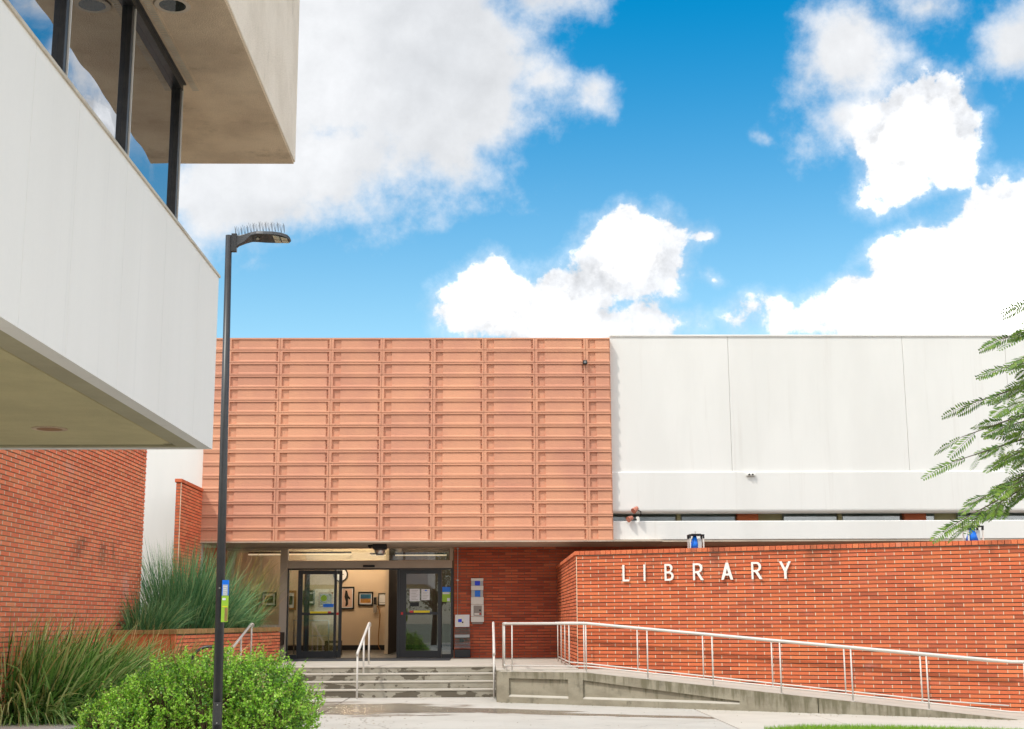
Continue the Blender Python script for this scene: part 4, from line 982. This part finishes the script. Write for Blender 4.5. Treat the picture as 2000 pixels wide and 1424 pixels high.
# windows
ymull = [aX(131, 147, XB).y, aX(251, 303, XB).y, aX(347, 422, XB).y]; sp_m = ymull[1] - ymull[0]
ymull = [ymull[0] - sp_m * 2, ymull[0] - sp_m] + ymull
YE = ymull[-1]
for i, y in enumerate(ymull):
    MB().box(XB - .09, XB - .01, y - .055, y + .005, ZP + .022, ZE - .05).build('mullion', 'blackmetal', ob, bevel=.004)
    MB().box(XB - .035, XB - .0, y + .0055, y + .018, ZP + .022, ZE - .05).build('mullion_edge', 'rail', ob)
for a, b in zip(ymull, ymull[1:]):
    wn = MB().box(XB - .062, XB - .05, a + .005, b - .055, ZP + .022, ZE - .05).build('window_pane', 'glass_tint', ob)
MB().box(XB - .10, XB + .0, 3.9, YE + .0, ZE - .07, ZE - .003).build('window_head', 'blackmetal', ob)
MB().box(XB - .06, XB + .02, 3.9, YE + .02, ZE - .012, ZE - .001).build('head_trim', 'blackmetal', ob)
MB().box(-9, XB - .09, YE - .06, YE, ZP - .2, ZE - .01).build('end_wall', 'panel', ob)
MB().box(-9, XB - .3, 3.9, YE - .1, ZP - .5, ZE - .02).build('room_core', 'black', ob)
vs = MB()
for k in range(190):
    y = YE + .14 - .032 * k
    vs.box(XB + .045, XB + .10, y, y + .017, ZE - .006, ZE + .0)
vs.build('vent_strip', 'flash', ob); MB().box(XB + .03, XB + .115, 3.9, YE + .17, ZE - .003, ZE + .01).build('vent_back', 'soffit_tan', ob)
# roof slab
RX, RY_ = -1.985, 13.17
MB().box(-9, RX, 3.5, RY_, ZE + .002, ZE + .02).build('roof_soffit', 'soffit_tan', ob)
MB().box(-9, RX + .015, 3.5, RY_ + .01, ZE + .02, 8.35).build('roof_fascia', 'roofconc', ob, bevel=.01)
for y in (9.54, 7.7, 5.9):
    c_ = (-2.395, y)
    d_ = MB().disc(c_, .088, .135, ZE - .012).build('downlight', 'soffit', ob); MB().tube([(c_[0], c_[1], ZE - .011), (c_[0], c_[1], ZE + .0)], .136, 28).build('rim', 'soffit', d_)
    MB().disc(c_, .0005, .10, ZE - .0125).build('lens', 'lens_dark', d_)

# ================================================================== LAMP POST
lp_ = thing('lamp_post', 'tall dark lamp post with curved LED head topped by bird spikes', 'street lamp')
YP = 17.4
pb, ptp = aY(424, 1424, YP), aY(447, 460, YP)
ptp.y = YP; dz = ptp.z; slope = (ptp.x - pb.x) / (ptp.z - pb.z); base = Vector((pb.x - slope * pb.z, YP, 0)); top = Vector((ptp.x, YP, dz))
MB().tube([base, base.lerp(top, .5), top], [.062, .053, .043], 24).build('pole', 'pole', lp_, smooth=True)
MB().tube([base, base + Vector((0, 0, .03)), base + Vector((0, 0, .10))], [.16, .15, .075], 20).build('base_cover', 'pole', lp_, smooth=True)
hh = base.lerp(top, (.42) / dz)
MB().box(hh.x - .035, hh.x + .055, YP - .074, YP - .045, hh.z - .09, hh.z + .19).build('hand_hole_cover', 'pole', lp_, bevel=.008)
for z in (-.06, .16): MB().tube([(hh.x + .01, YP - .078, hh.z + z), (hh.x + .01, YP - .073, hh.z + z)], .009, 8).build('screw', 'steel', lp_)
# head: swept arm widening to a flat luminaire
hp = lambda x, y: aY(x, y, YP)
upper = [(457, 459), (470, 459), (484, 456), (496, 452), (510, 449.5), (522, 449.5), (540, 450), (556, 452.5), (564, 457), (568, 464)]
lower = [(458, 490), (464, 482), (474, 477), (487, 473.5), (497, 474), (512, 475), (530, 475.5), (548, 475.5), (562, 475), (567.5, 472)]
bod = MB(); hwid = [.03, .035, .05, .10, .14, .16, .165, .16, .12, .05]
for (ux, uy), (lx_, ly_), hw in zip(upper, lower, hwid):
    a, b = aY(ux, uy, YP - hw), aY(lx_, ly_, YP + hw)          # near top edge, far bottom edge
    x_ = (a.x + b.x) / 2; th = .055 if hw > .08 else max(.03, a.z - b.z - .0)
    zn, zf_ = a.z, b.z + th
    if hw <= .08: zn = zf_ = a.z
    bod.v += [(x_, YP - hw, zn - th), (x_, YP - hw * .8, zn), (x_, YP + hw * .8, zf_), (x_, YP + hw, zf_ - th)]
nsec = len(upper)
for i in range(nsec - 1):
    for k in range(4):
        a = i * 4 + k; b = i * 4 + (k + 1) % 4; bod.f.append((a, a + 4, b + 4, b)); bod.mi.append(0)
bod.f.append((0, 1, 2, 3)); e4 = (nsec - 1) * 4; bod.f.append((e4 + 3, e4 + 2, e4 + 1, e4)); bod.mi += [0, 0]
hd = bod.build('lamp_head', 'pole', lp_, smooth=False, bevel=.012)
va, vb = Vector(bod.v[6 * 4]), Vector(bod.v[6 * 4 + 3]); vc, vd = Vector(bod.v[8 * 4]), Vector(bod.v[8 * 4 + 3])
for i in (0, 1):
    for j in (0, 1):
        u0, u1, w0, w1 = .02 + .52 * i, .46 + .52 * i, .08 + .46 * j, .46 + .46 * j
        P_ = lambda u, w_, dz_: va.lerp(vb, w_).lerp(vc.lerp(vd, w_), u) - Vector((0, 0, dz_))
        MB().hexa([P_(u0, w0, .007), P_(u1, w0, .007), P_(u1, w1, .007), P_(u0, w1, .007)], [P_(u0, w0, .001), P_(u1, w0, .001), P_(u1, w1, .001), P_(u0, w1, .001)]).build('led_panel', 'lead', hd)
q = Vector(bod.v[4 * 4]).lerp(Vector(bod.v[4 * 4 + 3]), .5)
MB().tube([q, q - Vector((0, 0, .014))], .022, 12).build('photo_sensor', 'lead', hd)
MB().box(top.x + .04, hp(463, 470).x, YP - .035, YP + .035, hp(460, 492).z, hp(460, 457).z).build('mounting_bracket', 'pole', lp_, bevel=.004)
spk = MB()
for k in range(17):
    x_ = 461 + k * 5.9; i_ = min(range(nsec), key=lambda i: abs(upper[i][0] - x_)); yb_ = upper[i_][1]
    p = hp(x_, yb_); zt_ = p.z
    for s_ in (-1, 0, 1): spk.tube([(p.x, YP + .01 * s_, zt_ - .015), (p.x - .012 + .018 * s_ * (k % 2), YP + .05 * s_, zt_ + .105)], .0020, 4, cap=False)
spk.build('bird_spikes', 'pole', lp_)
ps = thing('pole_sign', 'narrow blue and green sign strapped to the lamp post', 'sign')
zt1, zb1_ = aY(440, 1133, YP - .08).z, aY(440, 1215, YP - .08).z; xa_, xb_ = aY(433, 1170, YP - .08).x, aY(446.5, 1170, YP - .08).x; hsg = zt1 - zb1_
MB().box(xa_, xb_, YP - .085, YP - .08, zb1_, zt1).build('sign_plate', 'green', ps)
def sg(u0, u1, v0, v1, m_, nm='print'): MB().box(xa_ + (xb_ - xa_) * u0, xa_ + (xb_ - xa_) * u1, YP - .0868, YP - .0855, zt1 - hsg * v1, zt1 - hsg * v0).build(nm, m_, ps)
sg(0, 1, 0, .37, 'blue')
MB().box(xa_ + (xb_ - xa_) * .12, xa_ + (xb_ - xa_) * .85, YP - .0885, YP - .0872, zt1 - hsg * .37, zt1 - hsg * .11).build('print', 'lens_grey', ps)
for k in range(5): MB().box(xa_ + (xb_ - xa_) * .2, xa_ + (xb_ - xa_) * (.75 - .1 * (k % 2)), YP - .0895, YP - .0887, zt1 - hsg * (.15 + .045 * k) - .006, zt1 - hsg * (.15 + .045 * k)).build('text_line', 'paper', ps)
sg(.12, .6, .43, .48, 'paper', 'text_line'); sg(.1, .9, .62, .64, 'yellow', 'text_line'); sg(.5, .95, .66, .98, 'captan')
MB().tube([(aY(434, 1150, YP).x - .02, YP - .079, zt1 - .1), (aY(434, 1150, YP).x - .02, YP - .06, zt1 - .1)], .01, 6).build('strap', 'steel', ps)

# ================================================================== PLANTS
def blade(mb, b, d, length, droop, wd, segs, r):
    """ribbon leaf: starts at b heading d, bends towards the ground by droop"""
    p = Vector(b); d = Vector(d).normalized(); side = d.cross(Vector((r.uniform(-1, 1), r.uniform(-1, 1), .3)))
    if side.length < 1e-3: side = Vector((1, 0, 0))
    side.normalize(); n0 = len(mb.v); st = length / segs
    for i in range(segs + 1):
        t = i / segs; ww = wd * (1 - t ** 2.2) * .5 + .0006
        mb.v.append(tuple(p - side * ww)); mb.v.append(tuple(p + side * ww))
        if i < segs:
            d = (d + Vector((0, 0, -droop * (.25 + t) / segs * 2))).normalized(); p = p + d * st
            if p.z < .02: p.z = .02
    for i in range(segs):
        a = n0 + 2 * i; mb.f.append((a, a + 1, a + 3, a + 2)); mb.mi.append(0)
def clump(name, label, c, n, rad, hl, lean, spread, droop, wd, m_, seed, group, zb=0., segs=6, cat='plant'):
    r = random.Random(seed); mb = MB()
    for _ in range(n):
        a = r.uniform(0, 2 * math.pi); q = math.sqrt(r.random())
        b = (c[0] + rad[0] * q * math.cos(a), c[1] + rad[1] * q * math.sin(a), zb)
        dx = q * math.cos(a) * spread + r.gauss(0, spread * .45) + lean[0]; dy = q * math.sin(a) * spread + r.gauss(0, spread * .45) + lean[1]
        blade(mb, b, (dx, dy, 1), r.uniform(*hl), max(0, r.gauss(droop, droop * .5)) * (2.6 if r.random() < .22 else 1), wd * r.uniform(.7, 1.25), segs, r)
    return tag(mb.build(name, m_), label, cat, group)
gr = 'reed clumps in the brick planter'
clump('reed_clump', 'short leaning reed clump nearest the left brick wall corner', (-6.95, 28.2), 800, (.38, .8), (.35, 1.15), (.15, 0), .5, .45, .017, 'reed', 11, gr, 1.3)
clump('reed_clump', 'tallest reed clump in front of the white wall', (-6.75, 30.2), 1500, (.5, 1.1), (.7, 2.25), (.02, 0), .30, .18, .016, 'reed', 12, gr, 1.3)
clump('reed_clump', 'pale green reed clump just left of the lamp post', (-6.35, 31.0), 1500, (.45, 1.4), (.6, 1.75), (.04, 0), .42, .55, .017, 'reed', 13, gr, 1.3)
clump('reed_clump', 'bushy reed clump right of the lamp post below the gallery window', (-6.1, 33.0), 1000, (.40, .8), (.4, 1.1), (.05, 0), .42, .7, .017, 'reed', 14, gr, 1.3)
clump('reed_clump', 'sparse yellow stalks rising before the gallery window', (-6.3, 33.6), 110, (.7, .5), (1.3, 2.5), (.12, 0), .26, .45, .013, 'strap2', 15, gr, 1.3)
gs = 'strappy grasses below the left brick wall'
clump('strap_plant', 'tall dark strap leaved plant at the left edge', (-7.2, 22.0), 1200, (1.0, .5), (.8, 1.95), (.22, -.05), .36, .45, .034, 'strap', 21, gs, 0)
clump('strap_plant', 'arching pale strap leaves spilling over the concrete kerb', (-6.75, 21.5), 1100, (1.1, .4), (.9, 1.75), (.65, -.45), .6, 1.5, .036, 'strap', 22, gs, 0)
clump('strap_plant', 'mid green strap leaved plant in front of the brick wall', (-6.3, 23.0), 1500, (.9, .7), (.7, 1.65), (.28, 0), .5, .9, .030, 'strap', 23, gs, 0)
clump('strap_plant', 'bronze and straw coloured grass below the planter', (-5.85, 24.8), 2200, (1.1, .9), (.8, 1.75), (.28, -.1), .6, 1.15, .026, 'strap2', 24, gs, 0)
clump('weed_tuft', 'small yellow green weed growing against the brick at the ramp edge', (RPF(4.98).x, RPF(4.98).y + .12), 60, (.10, .04), (.06, .16), (0, -.2), .8, .8, .02, 'strap', 25, None, rampz(4.98) - .02, cat='weed')

def shrub(name, label, ells, ntw, seed):
    r = random.Random(seed); lf = MB(); tw = MB(); inn = MB()
    tot = sum(e[3] * e[4] for e in ells)
    def leafq(mb, p, d, ln, wd):
        side = d.cross(Vector((r.gauss(0, 1), r.gauss(0, 1), r.gauss(0, 1))))
        if side.length < 1e-4: return
        side.normalize(); up = d.cross(side) * (ln * .12)
        n = len(mb.v); a = p; b = p + d * ln
        mb.v += [tuple(a), tuple(p + d * ln * .55 + side * wd + up), tuple(b), tuple(p + d * ln * .55 - side * wd + up)]
        mb.f.append((n, n + 1, n + 2, n + 3)); mb.mi.append(0)
    for (cx, cy, cz, rx, ry, rz) in ells:
        for _ in range(int(ntw * rx * ry / tot)):
            while True:
                d = Vector((r.gauss(0, 1), r.gauss(0, 1), r.gauss(0, 1))).normalized()
                if d.z > -.75: break
            lump = 1 + .20 * math.sin(d.x * 5 + cx * 3) * math.cos(d.y * 4 + d.z * 5)
            k = r.uniform(.72, 1.0) * lump
            p = Vector((cx + rx * k * d.x, cy + ry * k * d.y, cz + rz * k * d.z))
            if p.z < .03: continue
            sd = (Vector((d.x * .8, d.y * .8, max(d.z, 0) * .8 + .65)) + Vector((r.gauss(0, .3), r.gauss(0, .3), r.gauss(0, .2)))).normalized()
            L_ = r.uniform(.10, .22) * (1.7 if d.z > .45 and r.random() < .12 else 1)
            pp = p; e = p + sd * L_
            tw.v += [tuple(p - Vector((.002, 0, 0))), tuple(p + Vector((.002, 0, 0))), tuple(e)]; m_ = len(tw.v); tw.f.append((m_ - 3, m_ - 2, m_ - 1)); tw.mi.append(0)
            nl = int(L_ / .014)
            for i in range(nl):
                t = (i + .5) / nl; q = p + sd * L_ * t
                ld = (sd * .55 + Vector((r.gauss(0, 1), r.gauss(0, 1), r.gauss(0, .7))).normalized() * .9).normalized()
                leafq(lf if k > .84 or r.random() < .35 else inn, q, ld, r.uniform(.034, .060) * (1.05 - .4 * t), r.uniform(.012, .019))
        for _ in range(int(30 * rx * ry / tot * 8)):     # inner branches
            a = r.uniform(0, 6.28); q = Vector((cx + rx * .7 * math.cos(a) * r.random(), cy + ry * .7 * math.sin(a) * r.random(), .0))
            dd = Vector((cx + rx * .8 * math.cos(a), cy + ry * .8 * math.sin(a), cz + rz * r.uniform(.1, .7)))
            tw.tube([q, q.lerp(dd, .5) + Vector((0, 0, .08)), dd], [.010, .007, .003], 4, cap=False)
    o = thing(name, label, 'shrub', group='bright green shrubs round the lamp post')
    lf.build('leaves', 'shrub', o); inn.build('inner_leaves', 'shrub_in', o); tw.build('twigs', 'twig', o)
shrub('leafy_shrub', 'bright green shrub right of the lamp post, nearest the steps', [(-3.15, 19.3, .48, .68, .85, .56), (-3.80, 19.2, .52, .52, .8, .60), (-2.95, 18.9, .28, .55, .6, .36)], 2100, 31)
shrub('leafy_shrub', 'bright green shrub left of the lamp post', [(-4.40, 19.4, .42, .58, .85, .56), (-4.92, 19.5, .26, .46, .7, .44)], 1200, 32)
shrub('leafy_shrub', 'small darker low shrub next to the concrete kerb', [(-5.25, 19.3, .12, .42, .5, .36), (-4.8, 18.8, .1, .4, .4, .33)], 700, 33)

# right-hand tree with feathery leaves
tree = thing('feathery_tree', 'tree at the right edge with feathery drooping green fronds', 'tree')
tb = MB(); tl = MB(); rt = random.Random(5)
YT = 11.0
def frond(p, d, ln, r):
    d = Vector(d).normalized(); side = d.cross(Vector((r.gauss(0, .2), r.choice((-1, 1)) * r.uniform(.3, 1.3), 1))).normalized(); nrm_ = side.cross(d)
    npair = 13; pts = []; q = Vector(p); dd = d.copy()
    for i in range(npair + 1):
        pts.append(q.copy()); dd = (dd + Vector((0, 0, -.012))).normalized(); q = q + dd * (ln / npair)
    tb.tube([pts[0], pts[npair // 2], pts[-1]], [.0022, .0016, .0008], 3, cap=False)
    for i in range(1, npair + 1):
        t = i / npair; ll = .060 * math.sin(math.pi * (.18 + .72 * t)) + .014
        for s in (-1, 1):
            ld = (side * s + d * .55 + Vector((0, 0, r.uniform(-.35, .05)))).normalized(); wv = ld.cross(nrm_).normalized() * .0085
            a = pts[i] + ld * .002; m_ = pts[i] + ld * ll * .5; b = pts[i] + ld * ll
            n = len(tl.v); tl.v += [tuple(a), tuple(m_ + wv), tuple(b), tuple(m_ - wv)]; tl.f.append((n, n + 1, n + 2, n + 3)); tl.mi.append(0)
def branch(pts, r, r0=.012, nf=9, ln=.36, start=.35):
    P_ = [Vector(p) for p in pts]; S_ = []
    for a, b in zip(P_, P_[1:]):
        for k in range(6): S_.append(a.lerp(b, k / 6))
    S_.append(P_[-1]); tb.tube([S_[i] for i in range(0, len(S_), 3)] + [S_[-1]] if (len(S_) - 1) % 3 else [S_[i] for i in range(0, len(S_), 3)], [max(.002, r0 * (1 - i / (len(S_) / 3 + 1))) for i in range(len(range(0, len(S_), 3)) + (1 if (len(S_) - 1) % 3 else 0))], 5, cap=False)
    n = len(S_)
    for k in range(nf):
        t = start + (1 - start) * k / (nf - 1); i = min(int(t * (n - 1)), n - 2); p = S_[i].lerp(S_[i + 1], t * (n - 1) - i)
        td = (S_[i + 1] - S_[i]).normalized(); sgn = 1 if k % 2 else -1
        off = Vector((0, sgn * r.uniform(.3, 1.), r.uniform(-.5, .35)))
        if k == nf - 1: off = Vector((0, 0, -.1))
        frond(p, td + off * r.uniform(.5, 1.2), ln * r.uniform(.55, 1.15), r)
        if k % 3 == 1 and k < nf - 3:
            q = p + (td + off * .6).normalized() * .16; tb.tube([p, q], [.003, .002], 4, cap=False); frond(q, td + Vector((0, -off.y, off.z * .5 - .25)), ln * .6, r); frond(q, td * .6 + Vector((0, off.y, -.35)), ln * .7, r)
T0 = Vector((6.4, 12.2, 0))
tb.tube([T0, T0 + Vector((-.1, 0, 1.6)), T0 + Vector((-.05, -.1, 3.2)), T0 + Vector((.1, 0, 4.6)), T0 + Vector((.2, .1, 5.8))], [.13, .11, .085, .05, .02], 10)
B = [((1972, 700), (2200, 640), -.3), ((1965, 850), (2200, 800), .15), ((1945, 885), (2200, 850), -.45), ((1975, 940), (2200, 880), .35), ((1985, 790), (2200, 750), -.5), ((1815, 912), (2140, 800), .3), ((1832, 865), (2150, 740), -.1), ((1925, 722), (2160, 690), .25), ((1918, 668), (2160, 610), -.2), ((1984, 596), (2200, 540), .1),
     ((1862, 1035), (2100, 850), .2), ((1828, 1038), (2110, 850), -.25), ((1872, 992), (2120, 840), .05), ((1858, 795), (2150, 700), .45), ((1935, 800), (2170, 730), -.35), ((1925, 840), (2150, 790), .5),
     ((1950, 960), (2140, 840), -.4), ((1930, 905), (2130, 830), -.1), ((1985, 655), (2190, 600), .4), ((1990, 740), (2190, 660), .1), ((1960, 760), (2180, 680), .6)]
for (tx, ty), (sx0, sy0), dy in B:
    sy0 = ty + (sy0 - ty) * .62
    tip = aY(tx, ty, YT + dy); st = aY(sx0, sy0, YT + dy * .5 + .3); tip = tip.lerp(st, .14); mid = tip.lerp(st, .5) + Vector((0, 0, .07))
    att = T0 + Vector((-.05, -.08, max(2.2, min(5., st.z - .3))))
    branch([att, st, mid, tip], rt, .016, 9, .32, .46)
for k in range(16):     # rest of the crown, out to the right
    a = R(-80 + 160 * k / 15); z = rt.uniform(3., 5.6); p0 = T0 + Vector((0, 0, z - .6)); p2_ = T0 + Vector((1.7 * math.cos(a), 1.9 * math.sin(a), z + rt.uniform(-.1, .5)))
    branch([p0, p0.lerp(p2_, .5) + Vector((0, 0, .3)), p2_], rt, .02, 14, .4, .3)
tb.build('trunk', 'bark', tree); tl.build('crown', 'frond', tree)

# trees across the plaza, behind the viewpoint (mirrored in the entrance glass)
def plaza_tree(x, y, h, seed, label):
    r = random.Random(seed); t = thing('plaza_tree', label, 'tree', group='trees across the plaza')
    a = MB(); a.tube([(x, y, -.3), (x + .1, y, h * .4), (x - .1, y + .1, h * .8)], [.22, .16, .06], 8)
    l = MB(); C_ = [(x + r.gauss(0, 1.3), y + r.gauss(0, 1.3), h * r.uniform(.5, 1)) for _ in range(12)]
    for c in C_: a.tube([(x, y, h * .4), ((x + c[0]) / 2, (y + c[1]) / 2, h * .6), c], [.07, .05, .02], 5, cap=False)
    for c in C_:
        for _ in range(260):
            d = Vector((r.gauss(0, 1), r.gauss(0, 1), r.gauss(0, .7))); d = d.normalized() * (1.3 * r.random() ** .5)
            p = Vector(c) + d; u = Vector((r.gauss(0, 1), r.gauss(0, 1), r.gauss(0, 1))).normalized() * .11; v = u.cross(Vector((r.gauss(0, 1), r.gauss(0, 1), 1))).normalized() * .06
            n = len(l.v); l.v += [tuple(p - u), tuple(p + v), tuple(p + u), tuple(p - v)]; l.f.append((n, n + 1, n + 2, n + 3)); l.mi.append(0)
    a.build('trunk', 'bark', t); l.build('crown', 'treeleaf', t)
for i, (x, y, h, lab) in enumerate([(-9, -20, 7, 'leafy plaza tree farthest left behind the viewpoint'), (-6.2, -24, 9, 'tall leafy plaza tree mirrored in the right door'), (-3.6, -19, 6, 'shorter plaza tree mirrored in the right door'),
                                    (-.5, -23, 8, 'plaza tree mirrored beside the brick wall'), (-13, -26, 9, 'far left plaza tree at the back'), (3.5, -22, 8, 'plaza tree right of the viewpoint')]):
    plaza_tree(x, y, h, 60 + i, lab)

# fallen leaves and grit on the paving
lt = MB(); rl = random.Random(9)
def leafbit(x, y, z, sz):
    a = rl.uniform(0, 6.28); c, d = math.cos(a) * sz, math.sin(a) * sz; h = rl.uniform(.002, .012)
    lt.quad((x - c, y - d, z + .003), (x + d * .45, y - c * .45, z + h), (x + c, y + d, z + .004), (x - d * .45, y + c * .45, z + h * .5))
for _ in range(260):                    # along the foot of the ramp wall
    t = rl.uniform(.3, 9.); p = RP(t, -.04 - abs(rl.gauss(0, .10))); leafbit(p.x, p.y, ground_z(p.x), rl.uniform(.008, .028))
for _ in range(420):                    # round the shrub and the planting bed
    x, y = rl.uniform(-3.4, -1.2) - abs(rl.gauss(0, .3)), rl.uniform(18.5, 25.); leafbit(x, y, 0, rl.uniform(.008, .03))
for _ in range(160): x, y = rl.uniform(-3, 9), rl.uniform(20.5, 28.5 - .3); leafbit(x, min(y, 27. - .47 * max(x, 0)), ground_z(x), rl.uniform(.006, .022))
for _ in range(60): leafbit(rl.uniform(-5.4, .1), 29.37 - abs(rl.gauss(0, .05)), 0, rl.uniform(.008, .025))
tag(lt.build('leaf_litter', 'litter'), 'scattered small brown leaves on the paving', 'leaves', kind='stuff')
